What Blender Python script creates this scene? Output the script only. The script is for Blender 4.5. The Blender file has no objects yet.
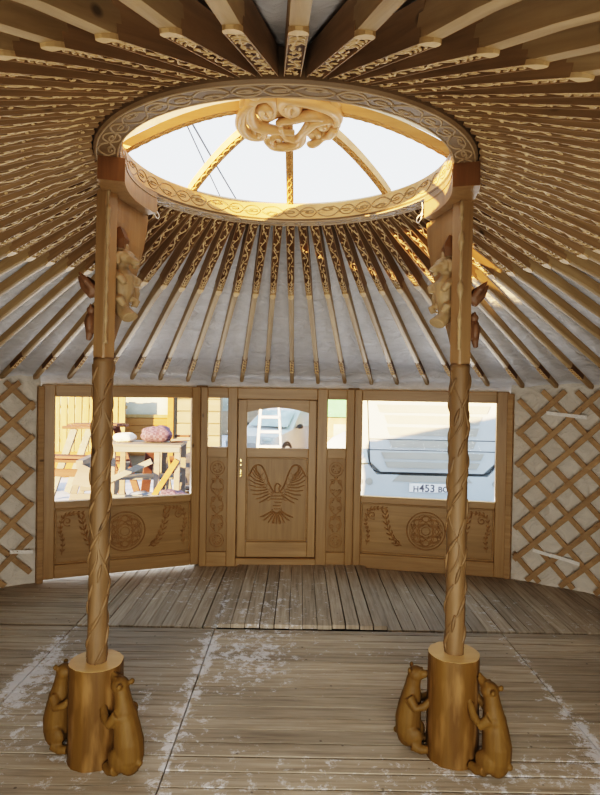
import bpy, bmesh, math, random
from mathutils import Vector, Matrix, noise
random.seed(7)
PI = math.pi
SC = bpy.context.scene
COL = SC.collection
V = Vector

# ---------------------------------------------------------------- helpers
def tag(o, label=None, cat=None, group=None, kind=None):
    if label: o['label'] = label
    if cat: o['category'] = cat
    if group: o['group'] = group
    if kind: o['kind'] = kind
    return o

def empty(name, loc=(0, 0, 0), rz=0.0, label=None, cat=None, group=None, kind=None, parent=None):
    o = bpy.data.objects.new(name, None)
    COL.objects.link(o)
    o.empty_display_size = 0.1
    o.location = loc
    o.rotation_euler = (0, 0, rz)
    if parent: o.parent = parent
    return tag(o, label, cat, group, kind)

def link(name, mesh, m=None, parent=None):
    o = bpy.data.objects.new(name, mesh)
    COL.objects.link(o)
    if m and not mesh.materials: mesh.materials.append(m)
    if parent: o.parent = parent
    return o

class MB:
    def __init__(s):
        s.v = []; s.f = []; s.uv = []; s.mi = []; s.cur = 0; s.sm = []; s.cursm = False
    def add(s, vs, fs, uvs=None):
        b = len(s.v)
        s.v += [tuple(x) for x in vs]
        for i, f in enumerate(fs):
            s.f.append(tuple(b + k for k in f)); s.mi.append(s.cur); s.sm.append(s.cursm)
            s.uv.append(uvs[i] if uvs else None)
    def box(s, x0, x1, y0, y1, z0, z1, M=None):
        vs = [V((x, y, z)) for z in (z0, z1) for y in (y0, y1) for x in (x0, x1)]
        if M: vs = [M @ q for q in vs]
        s.add(vs, [(0, 2, 3, 1), (4, 5, 7, 6), (0, 1, 5, 4), (2, 6, 7, 3), (0, 4, 6, 2), (1, 3, 7, 5)])
    def bbox(s, x0, x1, y0, y1, z0, z1, b=0.006, M=None):
        """box with chamfered edges"""
        b = min(b, (x1 - x0) * .45, (y1 - y0) * .45, (z1 - z0) * .45)
        cx, cy, cz = (x0 + x1) / 2, (y0 + y1) / 2, (z0 + z1) / 2
        hx, hy, hz = (x1 - x0) / 2, (y1 - y0) / 2, (z1 - z0) / 2
        vs = []; idx = {}
        for sx in (-1, 1):
            for sy in (-1, 1):
                for sz in (-1, 1):
                    for a in range(3):
                        q = [sx * (hx - b), sy * (hy - b), sz * (hz - b)]
                        q[a] = (sx, sy, sz)[a] * (hx, hy, hz)[a]
                        idx[(sx, sy, sz, a)] = len(vs)
                        vs.append(V((cx + q[0], cy + q[1], cz + q[2])))
        fs = []
        for a in range(3):
            for sg in (-1, 1):
                o = [k for k in range(3) if k != a]
                quad = []
                for (p, q) in ((-1, -1), (1, -1), (1, 1), (-1, 1)):
                    t = [0, 0, 0]; t[a] = sg; t[o[0]] = p; t[o[1]] = q
                    quad.append(idx[(t[0], t[1], t[2], a)])
                if (sg == 1) == (a == 1): quad.reverse()
                fs.append(tuple(quad))
        for a in range(3):
            o = [k for k in range(3) if k != a]
            for p in (-1, 1):
                for q in (-1, 1):
                    t0 = [0, 0, 0]; t0[a] = -1; t0[o[0]] = p; t0[o[1]] = q
                    t1 = list(t0); t1[a] = 1
                    fs.append((idx[(*t0, o[0])], idx[(*t1, o[0])], idx[(*t1, o[1])], idx[(*t0, o[1])]))
        for sx in (-1, 1):
            for sy in (-1, 1):
                for sz in (-1, 1):
                    fs.append(tuple(idx[(sx, sy, sz, a)] for a in range(3)))
        if M: vs = [M @ q for q in vs]
        s.add(vs, fs)
    def tube(s, pts, r, n=6, cap=True, sq=1.0, up=None):
        """tube along a polyline; r is a number or list; sq squashes along the 'up' direction"""
        pts = [V(p) for p in pts]
        m = len(pts)
        if m < 2: return
        rr = r if isinstance(r, (list, tuple)) else [r] * m
        T = []
        for i in range(m):
            a = pts[max(0, i - 1)]; b = pts[min(m - 1, i + 1)]
            t = (b - a)
            T.append(t.normalized() if t.length > 1e-9 else V((0, 0, 1)))
        if up is not None:
            N = []
            for t in T:
                u = V(up) - t * t.dot(V(up))
                N.append(u.normalized() if u.length > 1e-6 else t.orthogonal().normalized())
        else:
            nrm = T[0].orthogonal().normalized(); N = [nrm]
            for i in range(1, m):
                nrm = (nrm - T[i] * nrm.dot(T[i]))
                nrm = nrm.normalized() if nrm.length > 1e-6 else T[i].orthogonal().normalized()
                N.append(nrm)
        vs = []
        for i in range(m):
            B = T[i].cross(N[i])
            for k in range(n):
                a = 2 * PI * k / n
                vs.append(pts[i] + N[i] * (math.cos(a) * rr[i] * sq) + B * (math.sin(a) * rr[i]))
        fs = []
        for i in range(m - 1):
            for k in range(n):
                k2 = (k + 1) % n
                fs.append((i * n + k, i * n + k2, (i + 1) * n + k2, (i + 1) * n + k))
        if cap:
            fs.append(tuple(range(n - 1, -1, -1))); fs.append(tuple((m - 1) * n + k for k in range(n)))
        s.add(vs, fs)
    def loft(s, rings, cap=True, closed=True):
        n = len(rings[0]); vs = [p for r in rings for p in r]; fs = []
        for i in range(len(rings) - 1):
            for k in range(n if closed else n - 1):
                k2 = (k + 1) % n
                fs.append((i * n + k, i * n + k2, (i + 1) * n + k2, (i + 1) * n + k))
        if cap and closed:
            fs.append(tuple(range(n - 1, -1, -1))); fs.append(tuple((len(rings) - 1) * n + k for k in range(n)))
        s.add(vs, fs)
    def prism(s, poly, z0, z1, M=None):
        """poly: list of (x,y) CCW, extruded z0..z1"""
        n = len(poly)
        vs = [V((x, y, z0)) for x, y in poly] + [V((x, y, z1)) for x, y in poly]
        if M: vs = [M @ q for q in vs]
        s.add(vs, [tuple(range(n - 1, -1, -1)), tuple(range(n, 2 * n))] + [(k, (k + 1) % n, n + (k + 1) % n, n + k) for k in range(n)])
    def ell(s, c, r, n=10, m=7, M=None):
        vs = []; fs = []
        for i in range(1, m):
            ph = PI * i / m
            for k in range(n):
                a = 2 * PI * k / n
                vs.append(V((c[0] + r[0] * math.sin(ph) * math.cos(a), c[1] + r[1] * math.sin(ph) * math.sin(a), c[2] + r[2] * math.cos(ph))))
        t = len(vs); vs.append(V((c[0], c[1], c[2] + r[2]))); vs.append(V((c[0], c[1], c[2] - r[2])))
        for i in range(m - 2):
            for k in range(n):
                k2 = (k + 1) % n
                fs.append((i * n + k, (i + 1) * n + k, (i + 1) * n + k2, i * n + k2))
        for k in range(n):
            k2 = (k + 1) % n
            fs.append((t, k, k2)); fs.append((t + 1, (m - 2) * n + k2, (m - 2) * n + k))
        if M: vs = [M @ q for q in vs]
        s.add(vs, fs)
    def mesh(s, name, mats=None, smooth=False, fix=True):
        me = bpy.data.meshes.new(name)
        me.from_pydata(s.v, [], s.f)
        if mats:
            for m in (mats if isinstance(mats, (list, tuple)) else [mats]): me.materials.append(m)
        if any(u for u in s.uv):
            uvl = me.uv_layers.new(name='UVMap')
            i = 0
            for p, u in zip(me.polygons, s.uv):
                for k, li in enumerate(p.loop_indices):
                    uvl.data[li].uv = u[k] if u else (0, 0)
        for p, mi, sm in zip(me.polygons, s.mi, s.sm):
            p.material_index = mi
            if sm: p.use_smooth = True
        if fix:
            bm = bmesh.new(); bm.from_mesh(me)
            bmesh.ops.recalc_face_normals(bm, faces=bm.faces)
            bm.to_mesh(me); bm.free()
        if smooth:
            for p in me.polygons: p.use_smooth = True
        me.update()
        return me
    def build(s, name, m, parent=None, smooth=False, fix=True):
        return link(name, s.mesh(name, m, smooth, fix), None, parent)

def smooth_by_angle(o, deg=40):
    me = o.data
    bm = bmesh.new(); bm.from_mesh(me)
    for f in bm.faces: f.smooth = True
    for e in bm.edges:
        if len(e.link_faces) == 2 and e.calc_face_angle(0) > math.radians(deg): e.smooth = False
    bm.to_mesh(me); bm.free()
    return o

def sculpt(name, mb, voxel, smooth=6, m=None):
    """fuse overlapping solids into ONE continuous surface"""
    me = mb.mesh(name + '_raw')
    tmp = bpy.data.objects.new('tmp', me); COL.objects.link(tmp)
    r = tmp.modifiers.new('r', 'REMESH'); r.mode = 'VOXEL'; r.voxel_size = voxel
    sm = tmp.modifiers.new('s', 'SMOOTH'); sm.factor = 0.5; sm.iterations = smooth
    dg = bpy.context.evaluated_depsgraph_get()
    dg.update()
    out = bpy.data.meshes.new_from_object(tmp.evaluated_get(dg))
    bpy.data.objects.remove(tmp); bpy.data.meshes.remove(me)
    out.name = name
    for p in out.polygons: p.use_smooth = True
    out.materials.clear()
    if m: out.materials.append(m)
    return out

def cr(pts, n=8):
    """Catmull-Rom through points of any dimension"""
    P = [V(p) for p in pts]
    out = []
    for i in range(len(P) - 1):
        a = P[max(0, i - 1)]; b = P[i]; c = P[i + 1]; d = P[min(len(P) - 1, i + 2)]
        for k in range(n):
            t = k / n
            out.append(0.5 * ((2 * b) + (c - a) * t + (2 * a - 5 * b + 4 * c - d) * t * t + (3 * b - a - 3 * c + d) * t ** 3))
    out.append(P[-1])
    return out

def spiral(cx, cy, r0, r1, a0, turns, n=22):
    return [(cx + (r0 + (r1 - r0) * i / n) * math.cos(a0 + turns * 2 * PI * i / n),
             cy + (r0 + (r1 - r0) * i / n) * math.sin(a0 + turns * 2 * PI * i / n)) for i in range(n + 1)]

# ---------------------------------------------------------------- materials
def nodes(name):
    m = bpy.data.materials.new(name); m.use_nodes = True
    nt = m.node_tree; nt.nodes.clear()
    out = nt.nodes.new('ShaderNodeOutputMaterial')
    b = nt.nodes.new('ShaderNodeBsdfPrincipled')
    nt.links.new(b.outputs[0], out.inputs[0])
    return m, nt, b, out

def N(nt, t, **kw):
    n = nt.nodes.new(t)
    for k, v in kw.items():
        if k.startswith('i_'):
            key = k[2:]
            n.inputs[int(key) if key.isdigit() else key].default_value = v
        else: setattr(n, k, v)
    return n

def ramp(nt, stops):
    r = nt.nodes.new('ShaderNodeValToRGB')
    e = r.color_ramp.elements
    while len(e) < len(stops): e.new(0.5)
    for i, (p, c) in enumerate(stops):
        e[i].position = p; e[i].color = (*c, 1) if len(c) == 3 else c
    return r

def L(nt, a, b): nt.links.new(a, b)

def wood(name, dark, light, axis='z', grain=26.0, rough=.5, rnd=.18, bump=.12, knots=True, spec=.35):
    m, nt, b, out = nodes(name)
    tc = N(nt, 'ShaderNodeTexCoord'); oi = N(nt, 'ShaderNodeObjectInfo')
    mp = N(nt, 'ShaderNodeMapping')
    s = [grain] * 3; s['xyz'.index(axis)] = grain * .06
    mp.inputs['Scale'].default_value = s
    ad = N(nt, 'ShaderNodeVectorMath', operation='ADD')
    ml = N(nt, 'ShaderNodeMath', operation='MULTIPLY', i_1=13.7)
    L(nt, oi.outputs['Random'], ml.inputs[0])
    L(nt, tc.outputs['Object'], ad.inputs[0]); L(nt, ml.outputs[0], ad.inputs[1])
    L(nt, ad.outputs[0], mp.inputs[0])
    n1 = N(nt, 'ShaderNodeTexNoise', i_Scale=1.0, i_Detail=5.0, i_Roughness=.6, i_Distortion=.6)
    L(nt, mp.outputs[0], n1.inputs['Vector'])
    mid = tuple((a + c) / 2 for a, c in zip(dark, light))
    r = ramp(nt, [(.28, dark), (.5, mid), (.72, light)])
    L(nt, n1.outputs['Fac'], r.inputs[0])
    col = r.outputs[0]
    n2 = N(nt, 'ShaderNodeTexNoise', i_Scale=2.3, i_Detail=2.0)
    L(nt, ad.outputs[0], n2.inputs['Vector'])
    hs = N(nt, 'ShaderNodeHueSaturation')
    a1 = N(nt, 'ShaderNodeMath', operation='MULTIPLY_ADD', i_1=.35, i_2=.82)
    L(nt, n2.outputs['Fac'], a1.inputs[0])
    a2 = N(nt, 'ShaderNodeMath', operation='MULTIPLY_ADD', i_1=rnd, i_2=1 - rnd / 2)
    L(nt, oi.outputs['Random'], a2.inputs[0])
    a3 = N(nt, 'ShaderNodeMath', operation='MULTIPLY')
    L(nt, a1.outputs[0], a3.inputs[0]); L(nt, a2.outputs[0], a3.inputs[1])
    L(nt, a3.outputs[0], hs.inputs['Value']); L(nt, col, hs.inputs['Color'])
    col = hs.outputs[0]
    if knots:
        vo = N(nt, 'ShaderNodeTexVoronoi', i_Scale=3.1)
        mp2 = N(nt, 'ShaderNodeMapping'); s2 = [1.6] * 3; s2['xyz'.index(axis)] = .8
        mp2.inputs['Scale'].default_value = s2
        L(nt, ad.outputs[0], mp2.inputs[0]); L(nt, mp2.outputs[0], vo.inputs['Vector'])
        kr = ramp(nt, [(.03, (1, 1, 1)), (.075, (0, 0, 0))])
        L(nt, vo.outputs['Distance'], kr.inputs[0])
        mx = N(nt, 'ShaderNodeMix', data_type='RGBA')
        L(nt, kr.outputs[0], mx.inputs[0]); L(nt, col, mx.inputs[6])
        mx.inputs[7].default_value = (*(c * .4 for c in dark), 1)
        col = mx.outputs[2]
    L(nt, col, b.inputs['Base Color'])
    b.inputs['Roughness'].default_value = rough
    b.inputs['Specular IOR Level'].default_value = spec
    bp = N(nt, 'ShaderNodeBump', i_Strength=bump, i_Distance=.01)
    L(nt, n1.outputs['Fac'], bp.inputs['Height']); L(nt, bp.outputs[0], b.inputs['Normal'])
    return m

def plain(name, col, rough=.5, metal=0.0, nscale=0, namt=.15, bump=0, spec=.4):
    m, nt, b, out = nodes(name)
    b.inputs['Roughness'].default_value = rough; b.inputs['Metallic'].default_value = metal
    b.inputs['Specular IOR Level'].default_value = spec
    tc = N(nt, 'ShaderNodeTexCoord')
    n = N(nt, 'ShaderNodeTexNoise', i_Scale=nscale or 6.0, i_Detail=4.0)
    L(nt, tc.outputs['Object'], n.inputs['Vector'])
    r = ramp(nt, [(.3, tuple(c * (1 - namt) for c in col)), (.7, tuple(min(1, c * (1 + namt)) for c in col))])
    L(nt, n.outputs['Fac'], r.inputs[0]); L(nt, r.outputs[0], b.inputs['Base Color'])
    if bump:
        bp = N(nt, 'ShaderNodeBump', i_Strength=bump, i_Distance=.02)
        L(nt, n.outputs['Fac'], bp.inputs['Height']); L(nt, bp.outputs[0], b.inputs['Normal'])
    return m

def glass(name, refl=.05, tint=(1, 1, 1)):
    m, nt, b, out = nodes(name); nt.nodes.remove(b)
    t = N(nt, 'ShaderNodeBsdfTransparent'); t.inputs[0].default_value = (*tint, 1)
    g = N(nt, 'ShaderNodeBsdfGlossy', i_Roughness=.03)
    lw = N(nt, 'ShaderNodeLayerWeight', i_Blend=.08)
    ml = N(nt, 'ShaderNodeMath', operation='MULTIPLY', i_1=.5)
    L(nt, lw.outputs['Fresnel'], ml.inputs[0])
    mx = N(nt, 'ShaderNodeMixShader')
    L(nt, ml.outputs[0], mx.inputs[0]); L(nt, t.outputs[0], mx.inputs[1]); L(nt, g.outputs[0], mx.inputs[2])
    L(nt, mx.outputs[0], out.inputs[0])
    return m

def cloth(name, col, sx=(9, 9, 9), strength=.6, trans=0.0, dist=.05, big=True):
    m, nt, b, out = nodes(name)
    tc = N(nt, 'ShaderNodeTexCoord'); mp = N(nt, 'ShaderNodeMapping'); mp.inputs['Scale'].default_value = sx
    L(nt, tc.outputs['Object'], mp.inputs[0])
    n = N(nt, 'ShaderNodeTexNoise', i_Scale=1.0, i_Detail=6.0, i_Roughness=.55, i_Distortion=1.6)
    L(nt, mp.outputs[0], n.inputs['Vector'])
    r = ramp(nt, [(.3, tuple(c * .86 for c in col)), (.7, tuple(min(1, c * 1.08) for c in col))])
    L(nt, n.outputs['Fac'], r.inputs[0]); L(nt, r.outputs[0], b.inputs['Base Color'])
    b.inputs['Roughness'].default_value = .75; b.inputs['Specular IOR Level'].default_value = .25
    bp = N(nt, 'ShaderNodeBump', i_Strength=strength, i_Distance=dist)
    L(nt, n.outputs['Fac'], bp.inputs['Height']); L(nt, bp.outputs[0], b.inputs['Normal'])
    if trans:
        tr = N(nt, 'ShaderNodeBsdfTranslucent'); L(nt, r.outputs[0], tr.inputs[0]); L(nt, bp.outputs[0], tr.inputs['Normal'])
        mx = N(nt, 'ShaderNodeMixShader'); mx.inputs[0].default_value = trans
        L(nt, b.outputs[0], mx.inputs[1]); L(nt, tr.outputs[0], mx.inputs[2]); L(nt, mx.outputs[0], out.inputs[0])
    return m

M = {}
def log_material():
    m = wood('log_wood', (0.078, 0.039, 0.009), (0.130, 0.071, 0.016), 'z', 13, .5, .2, .3, spec=.25)
    nt = m.node_tree; b = nt.nodes['Principled BSDF']
    src = b.inputs['Base Color'].links[0].from_socket
    tc = N(nt, 'ShaderNodeTexCoord'); mp = N(nt, 'ShaderNodeMapping'); mp.inputs['Scale'].default_value = (16, 16, 3.2); mp.inputs['Location'].default_value = (.3, .1, .4)
    L(nt, tc.outputs['Object'], mp.inputs[0])
    n = N(nt, 'ShaderNodeTexNoise', i_Scale=1.0, i_Detail=3.0); L(nt, mp.outputs[0], n.inputs['Vector'])
    r = ramp(nt, [(.50, (0, 0, 0)), (.68, (.8, .8, .8))]); L(nt, n.outputs['Fac'], r.inputs[0])
    mx = N(nt, 'ShaderNodeMix', data_type='RGBA'); mx.inputs[7].default_value = (.21, .118, .042, 1)
    L(nt, r.outputs[0], mx.inputs[0]); L(nt, src, mx.inputs[6]); L(nt, mx.outputs[2], b.inputs['Base Color'])
    return m
M['pole'] = wood('rafter_wood', (0.260, 0.174, 0.084), (0.408, 0.292, 0.158), 'x', 30, .55, .16)
M['cheek'] = wood('rafter_side_shaded_wood', (0.190, 0.118, 0.057), (0.327, 0.207, 0.103), 'x', 30, .6, .16)  # darker than the pole wood: shade on the sides put into the colour
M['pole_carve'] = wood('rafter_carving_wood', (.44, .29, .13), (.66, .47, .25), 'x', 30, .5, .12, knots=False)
M['recess'] = wood('rafter_recess_shaded_wood', (0.078, 0.039, 0.016), (0.143, 0.075, 0.029), 'x', 30, .65, .1, knots=False)  # shade behind the carving painted in as a much darker wood
M['door'] = wood('door_pine', (0.237, 0.142, 0.057), (0.341, 0.216, 0.096), 'z', 22, .42, .06)
M['door_x'] = wood('door_pine_horizontal', (0.237, 0.142, 0.057), (0.341, 0.216, 0.096), 'x', 22, .42, .06)
M['panel'] = wood('panel_pine', (0.206, 0.122, 0.046), (0.286, 0.179, 0.073), 'z', 22, .45, .06, knots=False)
M['panel_x'] = wood('panel_pine_horizontal', (0.230, 0.140, 0.053), (0.318, 0.200, 0.084), 'x', 22, .45, .06, knots=False)
M['incise'] = wood('carved_line_pine', (0.189, 0.098, 0.032), (0.288, 0.158, 0.059), 'z', 30, .6, .05, knots=False)
M['ring'] = wood('ring_pine', (.42, .23, .085), (.60, .36, .15), 'x', 14, .45, .05, knots=False)
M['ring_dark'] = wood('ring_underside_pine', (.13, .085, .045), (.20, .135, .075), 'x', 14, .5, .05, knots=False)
M['ring_light'] = wood('ring_relief_pine', (.30, .21, .12), (.42, .30, .18), 'x', 14, .5, .05, knots=False)
M['boss'] = wood('boss_pine', (.50, .29, .12), (.66, .42, .20), 'x', 12, .4, .05, knots=False)
M['post'] = wood('post_pine', (0.188, 0.109, 0.048), (0.265, 0.167, 0.078), 'z', 20, .45, .1)
M['post_dark'] = wood('post_end_grain', (0.090, 0.040, 0.013), (0.134, 0.065, 0.022), 'z', 24, .5, .1, knots=False)
M['shaft'] = wood('shaft_wood', (0.098, 0.058, 0.023), (0.168, 0.102, 0.044), 'z', 20, .6, .1)
M['log'] = log_material()
M['logtop'] = wood('log_end', (.46, .29, .12), (.58, .39, .18), 'x', 12, .5, .1, knots=False)
M['bear'] = wood('bear_wood', (0.088, 0.047, 0.011), (0.139, 0.079, 0.019), 'z', 22, .6, .14, .35, knots=False, spec=.2)
M['figure'] = wood('figure_wood', (0.240, 0.163, 0.081), (0.333, 0.237, 0.124), 'z', 24, .55, .15, .25, knots=False)
M['figure_dark'] = wood('figure_wood_dark', (0.091, 0.045, 0.021), (0.140, 0.073, 0.035), 'z', 24, .55, .15, .25, knots=False)
M['slat'] = wood('lattice_wood', (0.244, 0.151, 0.072), (0.375, 0.248, 0.125), 'x', 24, .6, .2)
M['canvas'] = cloth('roof_canvas', (.56, .56, .57), (5, 5, 13), .55, 0, .06)
M['lining'] = cloth('wall_canvas', (.60, .55, .47), (5, 5, 6), .8, 0, .05)
M['cover'] = cloth('crown_cover_canvas', (.66, .53, .36), (5, 5, 5), .3, .45, .03)
M['white_cloth'] = cloth('white_tie_cloth', (.75, .72, .66), (30, 30, 30), .4)
M['rope'] = plain('white_rope', (.78, .74, .68), .8)
M['glass'] = glass('window_glass')
M['brass'] = plain('brass', (.85, .62, .25), .25, 1.0)
M['cable'] = plain('cable_black', (.12, .13, .15), .6)

def floor_material():
    m, nt, b, out = nodes('floor_boards')
    uv = N(nt, 'ShaderNodeUVMap'); tc = N(nt, 'ShaderNodeTexCoord')
    at = N(nt, 'ShaderNodeAttribute', attribute_name='board')
    mp = N(nt, 'ShaderNodeMapping'); mp.inputs['Scale'].default_value = (1.8, 34, 1)
    L(nt, uv.outputs[0], mp.inputs[0])
    n1 = N(nt, 'ShaderNodeTexNoise', i_Scale=1.0, i_Detail=6.0, i_Roughness=.65)
    L(nt, mp.outputs[0], n1.inputs['Vector'])
    r = ramp(nt, [(.25, (.17, .132, .090)), (.5, (.345, .285, .21)), (.78, (.49, .42, .325))])
    L(nt, n1.outputs['Fac'], r.inputs[0])
    n3 = N(nt, 'ShaderNodeTexNoise', i_Scale=1.1, i_Detail=5.0)
    L(nt, tc.outputs['Object'], n3.inputs['Vector'])
    hs = N(nt, 'ShaderNodeHueSaturation')
    v1 = N(nt, 'ShaderNodeMath', operation='MULTIPLY_ADD', i_1=.32, i_2=.80); L(nt, at.outputs['Fac'], v1.inputs[0])
    v2 = N(nt, 'ShaderNodeMath', operation='MULTIPLY_ADD', i_1=.7, i_2=.65); L(nt, n3.outputs['Fac'], v2.inputs[0])
    v3 = N(nt, 'ShaderNodeMath', operation='MULTIPLY'); L(nt, v1.outputs[0], v3.inputs[0]); L(nt, v2.outputs[0], v3.inputs[1])
    L(nt, v3.outputs[0], hs.inputs['Value']); L(nt, r.outputs[0], hs.inputs['Color'])
    # frost and trodden snow: patches, specks and lines along the module seams
    sx = N(nt, 'ShaderNodeSeparateXYZ'); L(nt, tc.outputs['Object'], sx.inputs[0])
    ns = N(nt, 'ShaderNodeTexNoise', i_Scale=11.0, i_Detail=10.0, i_Roughness=.82, i_Distortion=.3)
    L(nt, tc.outputs['Object'], ns.inputs['Vector'])
    nb = N(nt, 'ShaderNodeTexNoise', i_Scale=.95, i_Detail=2.0)
    L(nt, tc.outputs['Object'], nb.inputs['Vector'])
    def gauss(cx, cy, rx, ry, amt):
        a = N(nt, 'ShaderNodeMath', operation='SUBTRACT', i_1=cx); L(nt, sx.outputs['X'], a.inputs[0])
        a2 = N(nt, 'ShaderNodeMath', operation='DIVIDE', i_1=rx); L(nt, a.outputs[0], a2.inputs[0])
        a3 = N(nt, 'ShaderNodeMath', operation='MULTIPLY'); L(nt, a2.outputs[0], a3.inputs[0]); L(nt, a2.outputs[0], a3.inputs[1])
        c = N(nt, 'ShaderNodeMath', operation='SUBTRACT', i_1=cy); L(nt, sx.outputs['Y'], c.inputs[0])
        c2 = N(nt, 'ShaderNodeMath', operation='DIVIDE', i_1=ry); L(nt, c.outputs[0], c2.inputs[0])
        c3 = N(nt, 'ShaderNodeMath', operation='MULTIPLY'); L(nt, c2.outputs[0], c3.inputs[0]); L(nt, c2.outputs[0], c3.inputs[1])
        d = N(nt, 'ShaderNodeMath', operation='ADD'); L(nt, a3.outputs[0], d.inputs[0]); L(nt, c3.outputs[0], d.inputs[1])
        e = N(nt, 'ShaderNodeMath', operation='MULTIPLY', i_1=-1.0); L(nt, d.outputs[0], e.inputs[0])
        f = N(nt, 'ShaderNodeMath', operation='EXPONENT'); L(nt, e.outputs[0], f.inputs[0])
        g = N(nt, 'ShaderNodeMath', operation='MULTIPLY', i_1=amt * .62); L(nt, f.outputs[0], g.inputs[0])
        return g.outputs[0]
    tot = None
    for q in ((-.25, 1.05, .38, .55, .26), (-.05, 2.2, .8, .7, .13), (-1.45, .75, .22, .6, .20), (-.52, .5, .05, 2.2, .16), (1.6, .4, .07, 1.6, .22), (-1.57, .9, .07, 1.2, .2),
              (-.9, .1, .5, .45, .12), (1.3, -.1, .7, .3, .12), (-.9, 2.4, .5, .5, .1), (1.9, 2.1, .7, .5, .07), (1.0, 1.2, .4, .4, .1), (.1, -.2, 1.2, .4, .09)):
        o = gauss(*q)
        if tot is None: tot = o
        else:
            ad = N(nt, 'ShaderNodeMath', operation='ADD'); L(nt, tot, ad.inputs[0]); L(nt, o, ad.inputs[1]); tot = ad.outputs[0]
    w = N(nt, 'ShaderNodeMath', operation='MULTIPLY_ADD', i_1=.22); L(nt, nb.outputs['Fac'], w.inputs[0]); L(nt, tot, w.inputs[2])
    s = N(nt, 'ShaderNodeMath', operation='ADD'); L(nt, ns.outputs['Fac'], s.inputs[0]); L(nt, w.outputs[0], s.inputs[1])
    mr = N(nt, 'ShaderNodeMapRange'); mr.inputs[1].default_value = .735; mr.inputs[2].default_value = .79
    L(nt, s.outputs[0], mr.inputs[0])
    cl = N(nt, 'ShaderNodeMath', operation='MULTIPLY', i_1=.8); L(nt, mr.outputs[0], cl.inputs[0])
    mx = N(nt, 'ShaderNodeMix', data_type='RGBA'); mx.inputs[7].default_value = (.72, .72, .74, 1)
    L(nt, cl.outputs[0], mx.inputs[0]); L(nt, hs.outputs[0], mx.inputs[6])
    # nail heads / dark specks
    vo = N(nt, 'ShaderNodeTexVoronoi', i_Scale=9.0); L(nt, tc.outputs['Object'], vo.inputs['Vector'])
    kr = ramp(nt, [(.05, (.25, .25, .25)), (.08, (1, 1, 1))]); L(nt, vo.outputs['Distance'], kr.inputs[0])
    mm = N(nt, 'ShaderNodeMix', data_type='RGBA', blend_type='MULTIPLY'); mm.inputs[0].default_value = .8
    L(nt, mx.outputs[2], mm.inputs[6]); L(nt, kr.outputs[0], mm.inputs[7])
    L(nt, mm.outputs[2], b.inputs['Base Color'])
    b.inputs['Roughness'].default_value = .62; b.inputs['Specular IOR Level'].default_value = .35
    bp = N(nt, 'ShaderNodeBump', i_Strength=.25, i_Distance=.01)
    L(nt, n1.outputs['Fac'], bp.inputs['Height']); L(nt, bp.outputs[0], b.inputs['Normal'])
    return m
M['floor'] = floor_material()
M['under'] = plain('dark_subfloor', (.03, .02, .012), .9)

# ---------------------------------------------------------------- wall line of the tent (plan, centred on the roof crown)
DL, DR, PL, PR = V((-.90, 3.04)), V((.63, 3.10)), V((-2.23, 2.47)), V((2.08, 2.82))
def deg(p): return math.degrees(math.atan2(p.y, p.x)) % 360
A_PL, A_PR = deg(PL), deg(PR)
def wall_r(a):
    """distance from the axis to the wall at azimuth a (degrees)"""
    a = a % 360
    if A_PR <= a <= A_PL:
        d = V((math.cos(math.radians(a)), math.sin(math.radians(a))))
        for p, q in ((PL, DL), (DL, DR), (DR, PR)):
            e = q - p
            den = d.x * e.y - d.y * e.x
            if abs(den) < 1e-9: continue
            t = (p.x * e.y - p.y * e.x) / den
            u = (p.x * d.y - p.y * d.x) / den
            if t > 0 and -1e-6 <= u <= 1 + 1e-6: return t
    tab = [(A_PL, PL.length), (141, 3.43), (155, 3.5), (180, 3.5), (270, 3.5), (340, 3.55), (360, 3.56), (380, 3.6), (400, 3.62), (360 + A_PR, PR.length)]
    b = a if a >= A_PL else a + 360
    for (a0, r0), (a1, r1) in zip(tab, tab[1:]):
        if a0 <= b <= a1: return r0 + (r1 - r0) * (b - a0) / (a1 - a0)
    return 3.5
def pol(r, a, z=0.0): return V((r * math.cos(math.radians(a)), r * math.sin(math.radians(a)), z))
TOP = 1.79
RIM_I, RIM_O, RIM_Z, RIM_T = .765, .878, 2.80, 2.905

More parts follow.
